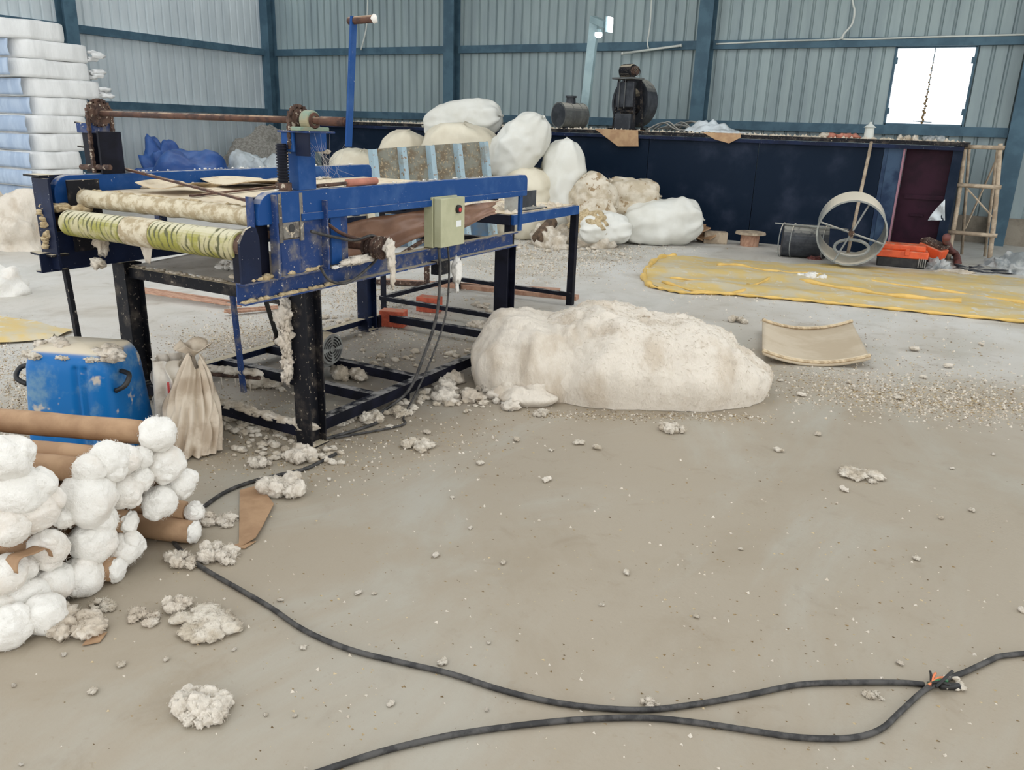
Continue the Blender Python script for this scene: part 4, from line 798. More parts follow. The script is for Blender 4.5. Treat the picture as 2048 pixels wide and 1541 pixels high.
# ================================================================== RIGHT BACKGROUND
# steel wheel drum with cross spokes
c = G(1688, 540) + V((0, .12, 0)); c.z = .46; ax = V((.15, -.97, -.13)).normalized(); sx_ = V((.98, .18, 0))
t = thing('wheel_drum', 'open grey steel drum ring with four spokes standing on yellow sheet', 'wheel', (c.x, c.y, 0))
MB().pipe(c + ax * .11, c - ax * .45, .40, .388, 56).build('rim', 'wheel_steel', t, smooth=False)
MB().pipe(c + ax * .115, c + ax * .1, .405, .385, 56).build('rim_band', 'wheel_steel', t)
for k in range(4):
    an = .28 + k * PI / 2 + (.12 if k % 2 else 0); dv = sx_ * -math.cos(an) + V((0, 0, math.sin(an))); MB().cyl(c + ax * .09, c + ax * .09 + dv * .39, .011, n=8).build('spoke', 'wheel_steel', t)
MB().cyl(c + ax * .13, c + ax * .02, .035, n=16).build('hub', 'rust_dark', t)
MB().tube([c + ax * .0 + sx_ * .2 * math.cos(q) + V((.03, 0, -.2 + .1 * math.sin(q))) for q in [2 * PI * k / 20 for k in range(20)]], .02, 6, True).build('inner_ring', 'wheel_steel', t)
a, b = G(1690, 500, .15) + V((0, .35, 0)), AY(1743, 284, BY - .05); rod('wooden_pole', 'bamboo', [V((a.x, a.y, .02)), b], .022, 'pale wooden pole leaning on the bin behind the steel wheel', 'pole', 10)
# wire reel / dark cylinder behind wheel
a, b = G(1557, 490, .17), G(1648, 496, .17); a.y += .2; b.y += .2; a.z = b.z = .22
t = thing('dark_cylinder', 'dusty dark cylinder with wire hoops lying by the bin left of wheel', 'cylinder', ((a + b) / 2 - V((0, 0, .22))))
MB().cyl(a, b, .215, n=32).build('barrel', 'soot_steel', t, bev=.006)
for k in (.0, .25, .95): MB().tube([a.lerp(b, k) + V((0, math.cos(q) * .225, math.sin(q) * .222)) for q in [2 * PI * i / 28 for i in range(28)]], .007, 6, True).build('hoop', 'wheel_steel', t)
MB().bar(a + V((-.1, -.1, .22)), b + V((.25, -.1, .2)), .03, .012).build('lid_strip', 'wheel_steel', t)
# spool stool
c = G(1498, 492); c.y += .0
t = thing('wooden_spool', 'low brown spool stool with round flat top near the bin', 'stool', c)
MB().cyl(c, c + V((0, 0, .17)), .13, .135, n=24).build('spool_core', 'plank_wood', t); MB().cyl(c + V((0, 0, .17)), c + V((0, 0, .205)), .22, .21, n=28).build('spool_top', 'bamboo', t, bev=.006)
# brown scraps beside the last sack
rn = random.Random(5); m = MB(); c = G(1375, 485)
for k in range(8): m.box((c.x + rn.uniform(-.22, .28), c.y + .1 + rn.uniform(-.1, .1), .05 + .03 * k), (.26, .2, .02), Matrix.Rotation(rn.uniform(0, 3), 3, 'Z') @ Matrix.Rotation(rn.uniform(-.5, .5), 3, 'X'))
for p in m.v: p.z = max(p.z, .003)
tag(m.build('paper_scraps', 'kraft_paper'), 'crumpled brown paper scraps between last sack and spool stool', 'paper')
c = G(1425, 488); tag(MB().box((c.x, c.y + .1, .085), (.34, .2, .17), Matrix.Rotation(.4, 3, 'Z')).build('wood_block', 'bamboo', bev=.01), 'dusty tan wooden block beside brown paper scraps', 'block')
# orange tool case
c = G(1797, 535); c.y += .15
t = thing('orange_case', 'orange plastic machine case with dark base on yellow sheet', 'tool case', c)
Rc = Matrix.Rotation(.12, 3, 'Z')
MB().box(c + V((0, 0, .06)), (.56, .3, .12), Rc).build('case_base', 'black_plastic', t, bev=.01); MB().box(c + V((0, 0, .165)), (.60, .32, .09), Rc).build('case_lower', 'orange_case', t, bev=.012); MB().box(c + V((-.02, .01, .245)), (.56, .28, .075), Rc).build('case_lid', 'orange_case', t, bev=.02)
MB().box(c + Rc @ V((.05, -.17, .2)), (.05, .012, .08), Rc).build('latch', 'orange_case', t, bev=.003)
for k in range(4): MB().cyl(c + Rc @ V((.2 + .025 * k, -.17, .02)), c + Rc @ V((.2 + .025 * k, -.17, .13)), .006, n=6).build('pin', 'galvanised', t)
c2_ = G(1856, 535); c2_.y += .25
t = thing('orange_box', 'smaller tilted orange box right of the orange case', 'box', c2_); Rb = Matrix.Rotation(-.35, 3, 'Z') @ Matrix.Rotation(.28, 3, 'Y')
MB().box(c2_ + V((0, 0, .17)), (.3, .26, .16), Rb).build('box_body', 'orange_case', t, bev=.012); MB().box(c2_ + V((.02, .02, .28)), (.3, .24, .05), Rb).build('box_lid', 'rust_dark', t, bev=.01); MB().box(c2_ + V((0, 0, .05)), (.24, .24, .1)).build('box_base', 'black_plastic', t)
# bamboo trestle ladder
def LP(px, py, y): return AY(px, py, y)
lf, lb_ = 12.55, 13.35
t = thing('bamboo_ladder', 'rough bamboo trestle ladder standing at right end of the bin', 'ladder', LP(1945, 520, lf).xy.to_3d())
A0 = LP(1900, 500, lf); A1 = LP(1930, 290, lf); B0 = LP(1979, 522, lf); B1 = LP(2000, 292, lf); A0.z = 0; B0.z = 0
for a, b in ((A0, A1), (B0, B1)):
    mid = a.lerp(b, .5) + V((.015, 0, 0)); MB().tube(spline([a, mid, b + V((0, 0, .03))]), [.03] * 6 + [.028] * 7, 8).build('upright', 'bamboo', t, smooth=True)
for f_, nm in ((.985, 'top_rung'), (.66, 'rung'), (.25, 'rung')):
    a = A0.lerp(A1, f_); b = B0.lerp(B1, f_); d = (b - a) * .14; MB().tube([a - d + V((0, -.03, 0)), b + d + V((0, -.03, 0))], .027, 8).build(nm, 'bamboo', t, smooth=True)
for a, b in ((V((A0.x + .15, lb_, 0)), A1 + V((.05, .1, 0))), (V((B0.x - .05, lb_, 0)), B1 + V((-.02, .1, 0)))): MB().tube([a, b], .02, 8).build('back_leg', 'bamboo', t, smooth=True)
MB().tube([V((A0.x + .15, lb_, .25)).lerp(A1, .1), V((B1.x, lb_ - .35, 1.35))], .014, 6).build('brace', 'bamboo', t); MB().tube([A0.lerp(A1, .7), B0.lerp(B1, .4)], .012, 6).build('brace', 'bamboo', t)
rod('red_hose', 'hose_red', spline([G(1893, 475, .5), G(1893, 485, .3), G(1900, 500, .15), G(1912, 510, .06), G(1916, 528, .03)]), .045, 'dull red hose curving to the floor at the bin corner', 'hose', 10)
for k, (px, py, r_, mt, lb) in enumerate(((1872, 540, (.14, .1, .12), 'rag_grey', 'grey rag heap at foot of the bin right of orange boxes'), (2020, 548, (.26, .2, .2), 'rag_grey', 'pale bundled cloth at right edge beyond the yellow sheet'), (1960, 545, (.3, .1, .06), 'soot_steel', 'low dark scrap lying in front of the ladder'), (1915, 552, (.22, .12, .05), 'cotton_dirty', 'dirty lint patch in front of the red hose'), (2040, 520, (.2, .12, .05), 'cotton_dirty', 'dirty lint patch on the floor right of ladder'), (1628, 520, (.08, .06, .05), 'hose_red', 'small reddish lump left of the steel wheel'))):
    c = G(px, py); heap('scrap_heap', lb, 'scrap', (c.x, c.y + r_[1]), r_, mt, k + 3, .5, 3, 4, .12)
# yellow sheet on the floor
near = [(1283, 557), (1300, 576), (1360, 589), (1450, 591), (1600, 604), (1800, 623), (2048, 648), (2250, 668)]
far = [(1300, 532), (1318, 518), (1360, 514), (1450, 520), (1560, 528), (1760, 536), (1960, 552), (2250, 575)]
def polyat(pl, u):
    s = u * (len(pl) - 1); i = min(int(s), len(pl) - 2); f_ = s - i; return (pl[i][0] * (1 - f_) + pl[i + 1][0] * f_, pl[i][1] * (1 - f_) + pl[i + 1][1] * f_)
t = thing('yellow_sheet', 'long yellow plastic sheet spread on floor before the bin', 'plastic sheet', G(1650, 570))
def ys(u, v):
    a = G(*polyat(near, u)); b = G(*polyat(far, u)); p = a.lerp(b, v)
    z = .008 + .025 * max(0, fn((p.x * 1.4, p.y * 3, 0), 1.3, 2)) + .05 * max(0, 1 - abs(v - .55 - .25 * (u - .5)) * 9) + .035 * max(0, 1 - abs(v - .25 + .15 * u) * 11) * (u > .3) + .02 * abs(fn((p.x * 4, p.y * 6, 3), 1.5)); return V((p.x, p.y, z))
m = MB(); m.grid(ys, 150, 40); m.build('sheet_field', 'tarp_yellow', t, smooth=True)
def hem(pts, r=.022): m = MB(); m.tube(spline([V((p.x, p.y, .02)) for p in pts], 4), [r * (1 + .5 * math.sin(i * 1.7)) for i in range((len(pts) - 1) * 4 + 1)], 6); m.build('hem_fold', 'tarp_hem', t, smooth=True)
hem([G(*polyat(near, i / 20)) for i in range(21)], .014); hem([G(px, py) for px, py in ((1300, 575), (1287, 560), (1292, 545), (1305, 528), (1325, 517), (1350, 515))], .03)
hem([G(px, py) for px, py in ((1340, 560), (1400, 566), (1470, 580), (1497, 578), (1540, 560), (1560, 548))], .016); hem([G(px, py) for px, py in ((1435, 534), (1470, 533), (1540, 546), (1620, 552), (1750, 568), (1900, 588), (2060, 612))], .02)
hem([G(px, py) for px, py in ((1600, 565), (1700, 583), (1800, 597), (1920, 607))], .028); hem([G(px, py) for px, py in ((1325, 568), (1400, 588), (1480, 588), (1495, 575))], .018)
near2 = [(-120, 705), (0, 690), (60, 686), (105, 684)]; far2 = [(-120, 632), (0, 634), (45, 640), (150, 664)]
t = thing('yellow_cloth', 'yellow plastic sheet lying on floor at left edge behind blue can', 'plastic sheet', G(40, 668)); m = MB()
m.grid(lambda u, v: (lambda p: V((p.x, p.y, .006 + .03 * max(0, fn((p.x * 2, p.y * 3, 0), 1.3, 5)) + .04 * max(0, 1 - abs(v - .1) * 8))))(G(*polyat(near2, u)).lerp(G(*polyat(far2, u)), v)), 40, 20); m.build('sheet_field', 'tarp_yellow', t, smooth=True)
# curved board
NL, NR, FL, FR = G(1525, 708, .075), G(1741, 718, .075), G(1525, 642, .10), G(1703, 644, .10); FL = FL.lerp(NL, .0)
t = thing('curved_board', 'curved tan fibreboard piece with battened edges lying hollow side up', 'board', (NL + NR + FL + FR) / 4 * V((1, 1, 0)) if False else V(((NL.x + FR.x) / 2, (NL.y + FR.y) / 2, 0)))
def cb_(u, v, lift=0):
    p = NL.lerp(NR, u).lerp(FL.lerp(FR, u), v); return V((p.x, p.y, p.z - .068 * (1 - (2 * u - 1) ** 2) + lift))
m = MB(); m.grid(lambda u, v: cb_(u, v), 24, 10); m.build('board', 'fibreboard', t, smooth=True, thick=.012)
for v in (0.03, .97): m = MB(); m.tube([cb_(i / 20, v, .016) for i in range(21)], .016, 6); m.build('batten', 'bed_wood', t)
for u in (.25, .75): q = cb_(u, .95); MB().b2((q.x - .04, q.y - .03, 0), (q.x + .04, q.y + .03, q.z - .005)).build('support_chock', 'bed_wood', t)
# ================================================================== FOREGROUND
# blue plastic can
c = V((-3.60, 2.235, 0)); Rk = Matrix.Rotation(RZ - .12, 3, 'Z'); HC = .50
t = thing('blue_can', 'blue plastic jerry can with lint-covered top beside the machine leg', 'can', c)
def canf(u, v):
    a = 2 * PI * u; cs, sn = math.cos(a), math.sin(a); q = (abs(cs) ** 7 + abs(sn) ** 7) ** (-1 / 7)
    z = HC * v; tp = 1.0 - .15 * v; sh = 1 if v < .76 else math.sqrt(max(0, 1 - ((v - .76) / .245) ** 2)) * .30 + .70
    if v >= .999: sh = 0
    x, y = cs * q * .245 * tp * sh, sn * q * .185 * tp * sh
    if sn < -.3 and v < .84:
        for gx in (.06, .105): y += .016 * math.exp(-((x - gx) / .011) ** 2)
        y += .006 * math.exp(-((x + .24) / .012) ** 2)
    return c + Rk @ V((x, y, z))
m = MB(); m.grid(canf, 120, 44, True); m.build('can_body', 'can_blue', t, smooth=True)
for sx_ in (-1, 1):
    a = c + Rk @ V((sx_ * .225, -.06, .36)); MB().tube(spline([a + V((0, 0, .03)), a + Rk @ V((sx_ * .05, -.02, .02)), a + Rk @ V((sx_ * .05, -.06, -.02)), a + Rk @ V((sx_ * .0, -.06, -.05))]), .012, 8).build('handle', 'black_plastic', t, smooth=True)
def tuft(name, label, c, r, n, mt='cotton_raw', seed=0, group=None, cat='cotton tuft', sub=3, sq=.55):
    rn = random.Random(seed); m = MB(); c = V(c); ang = rn.uniform(0, 3); Rr = Matrix.Rotation(ang, 3, 'Z')
    for k in range(int(n * 2.2)):
        a = rn.uniform(0, 6.28); d = r * math.sqrt(rn.random()) * .82; rr = r * rn.uniform(.13, .36)
        sq_ = min(1, sq * 1.5); cc = c + V((math.cos(a) * d, math.sin(a) * d * .75, rr * sq_ * .9 + r * .25 * sq * (1 - d / r)))
        m.blob(cc, (rr, rr * rn.uniform(.6, 1), rr * sq_ * rn.uniform(.8, 1.3)), seed + k, .35, 2.2, sub, Matrix.Rotation(rn.uniform(0, 3), 3, 'Z'), flat=c.z + .001, fine=.14, ffreq=6)
        m.fuzz(cc, (rr, rr * .85, rr * sq_), 48, min(.016, r * .22), rn, c.z)
    return tag(m.build(name, mt, smooth=True, origin='b'), label, cat, group)
top = c + V((0, 0, HC - .012))
def ridge(name, mt, pts, r, label, seed):
    rn = random.Random(seed); m = MB()
    for k, p in enumerate(pts): rr = r * rn.uniform(.7, 1.3); m.blob(V(p), (rr * 1.2, rr, rr * .65), seed + k, .45, 2.6, 3, fine=.15)
    return tag(m.build(name, mt, smooth=True), label, 'cotton tuft')
ridge('cotton_tuft', 'cotton_raw', [top + Rk @ V((-.2 + .045 * k, -.02 + .05 * math.sin(k * 1.3), -.004)) for k in range(4)], .035, 'cream lint wad at left on top of blue can', 3)
ridge('cotton_tuft', 'cotton_raw', [top + Rk @ V((.13 + .03 * k, -.07 + .05 * math.sin(k * 1.9), -.012)) for k in range(4)], .038, 'cream lint wad at right on top of blue can', 13)
ridge('lint_mat', 'cotton_dirty', [top + Rk @ V((-.2 + .03 * k, -.11 - .03 * math.sin(k * .7) ** 2, -.028)) for k in range(13)], .022, 'dirty lint fringe along front shoulder of the blue can', 23)
# dirty plastic bags draped beside the can
bg_c = V((-3.10, 2.40, 0)); t = thing('plastic_bag', 'dirty beige plastic bag gathered at the top, hanging to the floor', 'bag', bg_c)
bt = V((-3.22, 2.56, .40))
def bagf(u, v):
    a = 2 * PI * u; r = .035 + .105 * v ** .8 + .03 * math.sin(PI * v); pl = 1 + (.30 * (abs(math.sin(6.5 * a + 1.5 * v + fn((v * 2, 0, 0)) * 2)) - .6) + .14 * math.sin(17 * a + 5 * v) + .10 * fn((math.cos(a) * 3, math.sin(a) * 3, v * 3), 1.5, 2)) * (1 - .25 * v)
    p = bt.lerp(bg_c + V((0, 0, .012)), v); return p + V((math.cos(a) * r * pl * 1.0, math.sin(a) * r * pl * .8, .02 * math.sin(5 * a) * v * (v < .98) + .04 * math.sin(a * 3) * (1 - v)))
m = MB(); m.grid(bagf, 110, 30, True)
for p in m.v: p.z = max(p.z, .004)
m.build('bag_skin', 'bag_plastic', t, smooth=True); m = MB(); m.grid(lambda u, v: bt + V((.09 * math.cos(2 * PI * u) * v * (1 + .3 * math.sin(6 * PI * u)), .07 * math.sin(2 * PI * u) * v * (1 + .3 * math.sin(10 * PI * u)), .02 + .06 * v + .02 * math.sin(8 * PI * u) * v)), 60, 6, True); m.build('gathered_mouth', 'bag_plastic', t, smooth=True, thick=.003)
t = thing('plastic_bag', 'crumpled white plastic bag squeezed between blue can and beige bag', 'bag', (-3.34, 2.52, 0)); m = MB()
m.grid(lambda u, v: V((-3.34, 2.52, 0)) + V((math.cos(2 * PI * u) * (.10 + .03 * math.sin(6 * PI * v)) * (1 + .2 * math.sin(9 * 2 * PI * u + 3 * v)) * (1 - .25 * v), math.sin(2 * PI * u) * .11 * (1 + .2 * math.sin(7 * 2 * PI * u)) * (1 - .2 * v), .004 + .40 * v)), 80, 24, True); m.build('bag_skin', 'bag_white', t, smooth=True)
MB().b2((-3.262, 2.425, .24), (-3.257, 2.435, .31)).build('red_print', 'print_red', t)

# paper-wrapped cotton rolls
RD = V((-.937, -.348, 0)).normalized(); RPER = V((-RD.y, RD.x, 0))
rolls = [ # px, py, radius of puff, paper visible?, label, end kind
 (316, 868, .056, 'longest topmost brown roll with round puff just before the blue can', 1), (332, 926, .060, 'roll with large puff directly below the topmost puff', 1), (361, 966, .049, 'roll with smooth egg-shaped puff at right rim of pile', 1),
 (318, 1004, .055, 'roll with loose wide puff left of the egg-shaped one', 1), (389, 1025, .033, 'roll ending in a small knobby puff above the bare brown roll', 1), (218, 920, .058, 'roll with torn-paper puff at upper middle of pile', 1),
 (252, 920, .045, 'roll with narrow puff right of the torn-paper puff', 1), (280, 917, .036, 'thin roll with small puff between upper puffs', 1), (178, 941, .047, 'roll with flattened fluffy end above the big swirled puff', 1),
 (174, 998, .079, 'roll with biggest swirled round puff in middle of pile', 1), (249, 982, .052, 'roll with plump puff right of the big swirl', 1), (277, 960, .043, 'roll with soft puff tucked above the plump one', 1),
 (187, 1085, .065, 'roll with large oval puff below the big swirl', 1), (265, 1047, .046, 'brown roll with cleanly wrapped end above the lone small puff', 2), (392, 1066, .046, 'bare brown roll jutting out furthest right on the floor', 2),
 (249, 1097, .053, 'roll with squat puff under the cleanly wrapped end', 1), (240, 1141, .046, 'crushed brown roll with torn paper lying lowest at right', 2), (97, 1097, .055, 'roll with tall puff beside the torn paper loop', 1),
 (162, 1156, .061, 'roll with broad puff near the lower right of pile', 1), (106, 1166, .059, 'roll with cream puff left of the broad one', 1), (53, 1194, .064, 'roll with wide white puff near lower left corner', 1),
 (87, 1228, .059, 'roll with bright puff resting on the floor at pile front', 1), (15, 1256, .060, 'roll with foremost puff at left picture edge', 1), (12, 1150, .055, 'roll with round puff at left edge above the wide white one', 1),
 (47, 1135, .037, 'roll with small grey-white puff inside torn paper loop', 1), (43, 982, .071, 'roll with large creamy puff at upper left', 1), (68, 1016, .067, 'roll with ragged puff just below the large creamy one', 1),
 (15, 916, .060, 'roll with uppermost puff at left picture edge', 1), (18, 1050, .056, 'roll with puff at left edge level with big swirl bottom', 1), (128, 1035, .032, 'thin roll with shaded bluish puff under the big swirl', 1),
 (200, 1040, .051, 'roll with fluffy puff hidden between swirl and oval puff', 1), (3, 1212, .045, 'roll with half-seen puff at left edge near the floor', 1)]
ends = []
rolls = [(a, b, r_ * (1.16 if kd == 1 else 1), lb, kd) for a, b, r_, lb, kd in rolls]
for (px, py, r_, lb, kd) in rolls:
    e = AX(px, py, -2.4)
    if e.z < max(.043, r_ * .75): e = G(px, py, max(.043, r_ * .8))
    ends.append(e)
def perp(p): return V((p.dot(RPER), p.z))
for i, (px, py, r_, lb, kd) in enumerate(rolls):
    e = ends[i]; nd_ = min((perp(e) - perp(q)).length for j, q in enumerate(ends) if j != i); rp = .046 if kd == 2 else max(.02, min(.044, nd_ * .5))
    if i in (0, 5, 8, 27): rp = .044
    t = thing('cotton_roll', lb, 'cotton roll', (e.x, e.y, 0), 'paper-wrapped cotton rolls in the pile')
    st = e - RD * .0; rn = random.Random(i); dz = V((0, 0, rn.uniform(-.02, .0) if e.z > .25 else 0)); d = (RD + dz * .6 + RPER * rn.uniform(-.03, .03)).normalized()
    a0 = e + d * (.03 if kd == 1 else .012); ln = 1.0
    if a0.z + d.z * ln < rp: d.z = (rp - a0.z) / ln
    pts = [a0 + d * (ln * k / 10) for k in range(11)]
    m = MB(); m.tube(pts, [rp * .93] + [rp * (1 + .03 * math.sin(k * 1.7 + i)) for k in range(1, 11)], 22); pp = m.build('paper_wrap', 'kraft_paper', t, smooth=False)
    pp.data.polygons.foreach_set('use_smooth', [len(p.vertices) == 4 for p in pp.data.polygons])
    m = MB(); R = Matrix.Rotation(rn.uniform(0, 6), 3, 'Z') @ Matrix.Rotation(rn.uniform(0, 3), 3, 'X')
    if kd == 1:
        m.blob(e, (r_, r_ * .95, r_), i, .09, 1.6, 4, R, fine=.035, ffreq=4.0)
        for k in range(2): a = rn.uniform(0, 6.28); m.blob(e + V((rn.uniform(-.2, .3) * r_, math.cos(a) * r_ * .5, math.sin(a) * r_ * .5)), (r_ * .66, r_ * .62, r_ * .64), i + 40 + k, .12, 1.8, 4, fine=.04, ffreq=4)
        for p in m.v: p.z = max(p.z, .002)
    else:
        m.blob(e + d * .01, (.022, rp * .95, rp * .92), i, .12, 2.5, 4, Matrix.Rotation(math.atan2(RD.y, RD.x), 3, 'Z'), fine=.06, ffreq=6)
    if kd == 1: m.fuzz(e, (r_ * 1.05, r_, r_ * 1.05), 300, .012, rn, .003)
    m.build('cotton_puff', 'cotton', t, smooth=True)
    if kd == 1 and i in (5, 16, 17): pass
m = MB(); q = AX(52, 1118, -2.36); m.grid(lambda u, v: q + V((.05 * v - .02, -.055 * math.cos(PI * u) + .01 * v, .05 * math.sin(PI * u) - .02 + .01 * math.sin(9 * u))), 20, 5); tag(m.build('torn_paper', 'kraft_paper', smooth=True, thick=.002), 'curled loop of torn brown paper among the puffs at left', 'paper')

# big mound of loose cotton
mc_ = V((-1.66, 4.66, 0)); e1 = V((.87, .49, 0)).normalized(); e2 = V((-.49, .87, 0)).normalized()
def moundz(p, q):
    """height of the main loaf at p along its length, q across (metres)"""
    x = p / .80; y = q / .56
    if x > 0: x *= 1.0
    r = (abs(x) ** 2.6 + abs(y) ** 2.6) ** (1 / 2.6)
    return r
t = thing('cotton_mound', 'huge soft mound of off-white loose cotton on the bare floor', 'cotton heap', mc_)
def loaf(cx, ln, wd, ht, seed, nose, nu=150, nv=60):
    def f_(u, v):
        a = 2 * PI * u; el = PI / 2 * v; cs, sn = math.cos(a), math.sin(a); q = (abs(cs) ** 2.5 + abs(sn) ** 2.5) ** (-1 / 2.5)
        rad = math.cos(el) ** .54 if v < .999 else 0; h = math.sin(el) ** .80
        x = cs * q * rad; y = sn * q * rad; z = h * (1 - nose * max(0, x) ** 1.6 - .09 * x)
        p = V((x * ln, y * wd, z * ht)); n_ = V((x, y, z)).normalized() if V((x, y, z)).length else V((0, 0, 1))
        d = .07 * fn((p.x * 2.4, p.y * 2.4, p.z * 1.2), 1.2, seed) + .04 * fn((p.x * 6, p.y * 6, p.z * 1.8), 1.2, seed + 1) - .05 * max(0, .12 - abs(fn((p.x * 3, p.y * 3, p.z), 1.1, seed + 7))) * 4 + .018 * fn((p.x * 18, p.y * 18, p.z * 7), 1.2, seed + 2) + .006 * fn((p.x * 50, p.y * 50, p.z * 24), 1.1, seed + 3)
        d *= min(1, .35 + v * 3); ov = .04 * math.sin(PI * min(1, v * 2.6)) * (v < .385)
        w = cx + e1 * (p.x + n_.x * (d + ov)) + e2 * (p.y + n_.y * (d + ov)); return V((w.x, w.y, max(.002, p.z + n_.z * d)))
    m = MB(); m.grid(f_, nu, nv, True); return m
loaf(mc_ + e1 * .02, .77, .48, .47, 3, .22).build('main_loaf', 'cotton_raw', t, smooth=True)
loaf(mc_ - e1 * .52 + e2 * .06, .52, .45, .44, 9, -.1, 110, 44).build('side_lobe', 'cotton_raw', t, smooth=True)
loaf(mc_ - e1 * .72 - e2 * .36, .17, .13, .13, 12, .0, 70, 30).build('front_lobe', 'cotton_raw', t, smooth=True)
m = MB(); rn = random.Random(2)
for k in range(26): a = rn.uniform(.6, 1.25); b_ = rn.uniform(-.62, .1); rr = rn.uniform(.02, .065); m.blob(mc_ - e1 * a + e2 * b_ + V((0, 0, rr * .4)), (rr * 1.2, rr, rr * .8), k, .5, 2.5, 3, flat=.001, fine=.15)
m.build('loose_edge', 'cotton_raw', t, smooth=True, kind='stuff')
# fibres standing off the mound
m = MB(); src = [o for o in bpy.data.objects if o.parent == t and o.name.startswith('main_loaf')][0]; rn = random.Random(4); wl_ = WLOC[src.name]
vs_ = [v for v in src.data.vertices if v.co.z + wl_.z > .03]
for k in range(3200):
    v = rn.choice(vs_); p = wl_ + v.co; n_ = v.normal; tv = V((rn.uniform(-1, 1), rn.uniform(-1, 1), rn.uniform(-1, .4))); tv = (tv - n_ * tv.dot(n_) * .75).normalized(); l_ = rn.uniform(.012, .04); s_ = n_.cross(tv).normalized() * .0005
    m.add([p - s_, p + s_, p + tv * l_ * .6 + n_ * .006 + s_, p + tv * l_ + n_ * .003], [(0, 1, 2), (0, 2, 3)])
m.build('loose_fibres', 'cotton_raw', t, kind='stuff')

# bigger tufts on the floor
T = [(345, 850, 0, 0)]
def ft(px, py, wpx, n, label, mt='cotton_raw', sq=.55, seed=None):
    c = G(px, py); return tuft('cotton_tuft', label, c, wpx / ppm(c) / 2, n, mt, seed or px, None, sq=sq)
ft(522, 932, 54, 8, 'round fluffy tuft just left of the near machine foot'); ft(600, 920, 84, 10, 'fluffy cotton tuft directly before the near machine foot'); ft(565, 985, 112, 14, 'ragged cotton tuft on the brown cardboard scrap')
ft(362, 1130, 74, 8, 'cotton tuft left of the cable near the bare roll'); ft(440, 1118, 90, 11, 'cotton tuft lying across the black cable near the bare roll'); ft(350, 1215, 70, 9, 'lumpy white tuft left of the flat felted patch')
ft(285, 1240, 76, 8, 'long thin strand of cotton trailing left of lumpy tuft', sq=.35); ft(415, 1250, 150, 20, 'large flat felted cotton patch in left foreground', 'cotton_dirty', .22); ft(150, 1255, 130, 14, 'long flat cotton wad in front of the roll pile', 'cotton_raw', .4)
ft(400, 1425, 128, 18, 'oblong curdled cotton tuft in the lower left foreground', 'cotton_raw', .5); ft(385, 1440, 60, 8, 'smaller curdled lump joined at the lower left tuft', 'cotton_raw', .5); ft(840, 895, 76, 10, 'flat beige tuft on open floor right of machine foot', 'cotton_dirty', .35)
ft(1342, 862, 56, 7, 'small grey tuft on floor in front of the cotton mound', 'cotton_dirty', .5); ft(1720, 955, 92, 9, 'brownish flat cotton scrap alone on right floor', 'cotton_dirty', .22); ft(745, 840, 64, 9, 'greyish tuft beside the machine base bar', 'cotton_dirty', .5)
ft(800, 830, 60, 8, 'loose lint tuft right of greyish one at base bar', 'cotton_dirty', .4); ft(880, 770, 60, 8, 'pale lint wad between base bar and mound', 'cotton_raw', .5); ft(440, 1045, 80, 9, 'thin flat tuft behind the end of the bare brown roll', 'cotton_raw', .3)
ft(455, 830, 110, 14, 'dusty grey lint under machine base by the plastic bag', 'cotton_dirty', .4); ft(520, 770, 90, 12, 'grey dusty lint inside machine base behind front bar', 'cotton_dirty', .35); ft(700, 755, 90, 12, 'beige lint wad between two machine base bars', 'cotton_dirty', .5)
ft(960, 655, 60, 8, 'white lint patch by far base bar left of the mound', 'cotton_raw', .4); ft(1300, 1412, 40, 6, 'tiny white fluff caught where the two cables nearly touch', 'cotton_raw', .6); ft(1745, 1395, 40, 6, 'small greyish fluff below the right end of upper cable', 'cotton_dirty', .5)
ft(1475, 645, 44, 6, 'small tuft behind the mound left of the curved board', 'cotton_dirty', .5); ft(1080, 830, 40, 7, 'small lint tuft at front left foot of the mound', 'cotton_dirty', .5); ft(120, 1190, 40, 5, 'little lint piece beside the flat wad before the pile', 'cotton_dirty', .4)
ft(205, 1215, 60, 7, 'dirty wisp between flat wad and roll pile', 'cotton_dirty', .3); ft(1620, 560, 60, 7, 'white lint wad lying on the yellow sheet', 'cotton', .4); ft(400, 890, 60, 9, 'lint gathered at the foot of the beige bag', 'cotton_dirty', .4); ft(440, 528, 0.1, 1, 'x') if False else None
tuft('cotton_tuft', 'white cotton wad lying on machine tray below the rollers', V((-3.35, 2.98, .782)), .12, 8, 'cotton', 77, None, sq=.4)
# brown paper scrap + cardboard on floor
def scrap(pxs, label, mt='kraft_paper', lift=.0):
    P_ = [G(*q) for q in pxs]; c = sum(P_, V((0, 0, 0))) / len(P_); m = MB(); top_ = [p + V((0, 0, .006 + lift * k)) for k, p in enumerate(P_)]; m.add(top_, [tuple(range(len(P_)))]); return tag(m.build('paper_scrap', mt, thick=.003), label, 'paper')
scrap([(478, 1098), (480, 985), (520, 975), (548, 1015), (525, 1062), (512, 1085)], 'brown paper offcut lying on floor beside the bare roll', lift=.003)
scrap([(455, 1100), (478, 1090), (512, 1086), (490, 1100)], 'narrow brown paper strip at the tip of the paper offcut')
scrap([(180, 1275), (215, 1268), (200, 1288), (165, 1295)], 'small tan paper corner under the flat cotton wad')
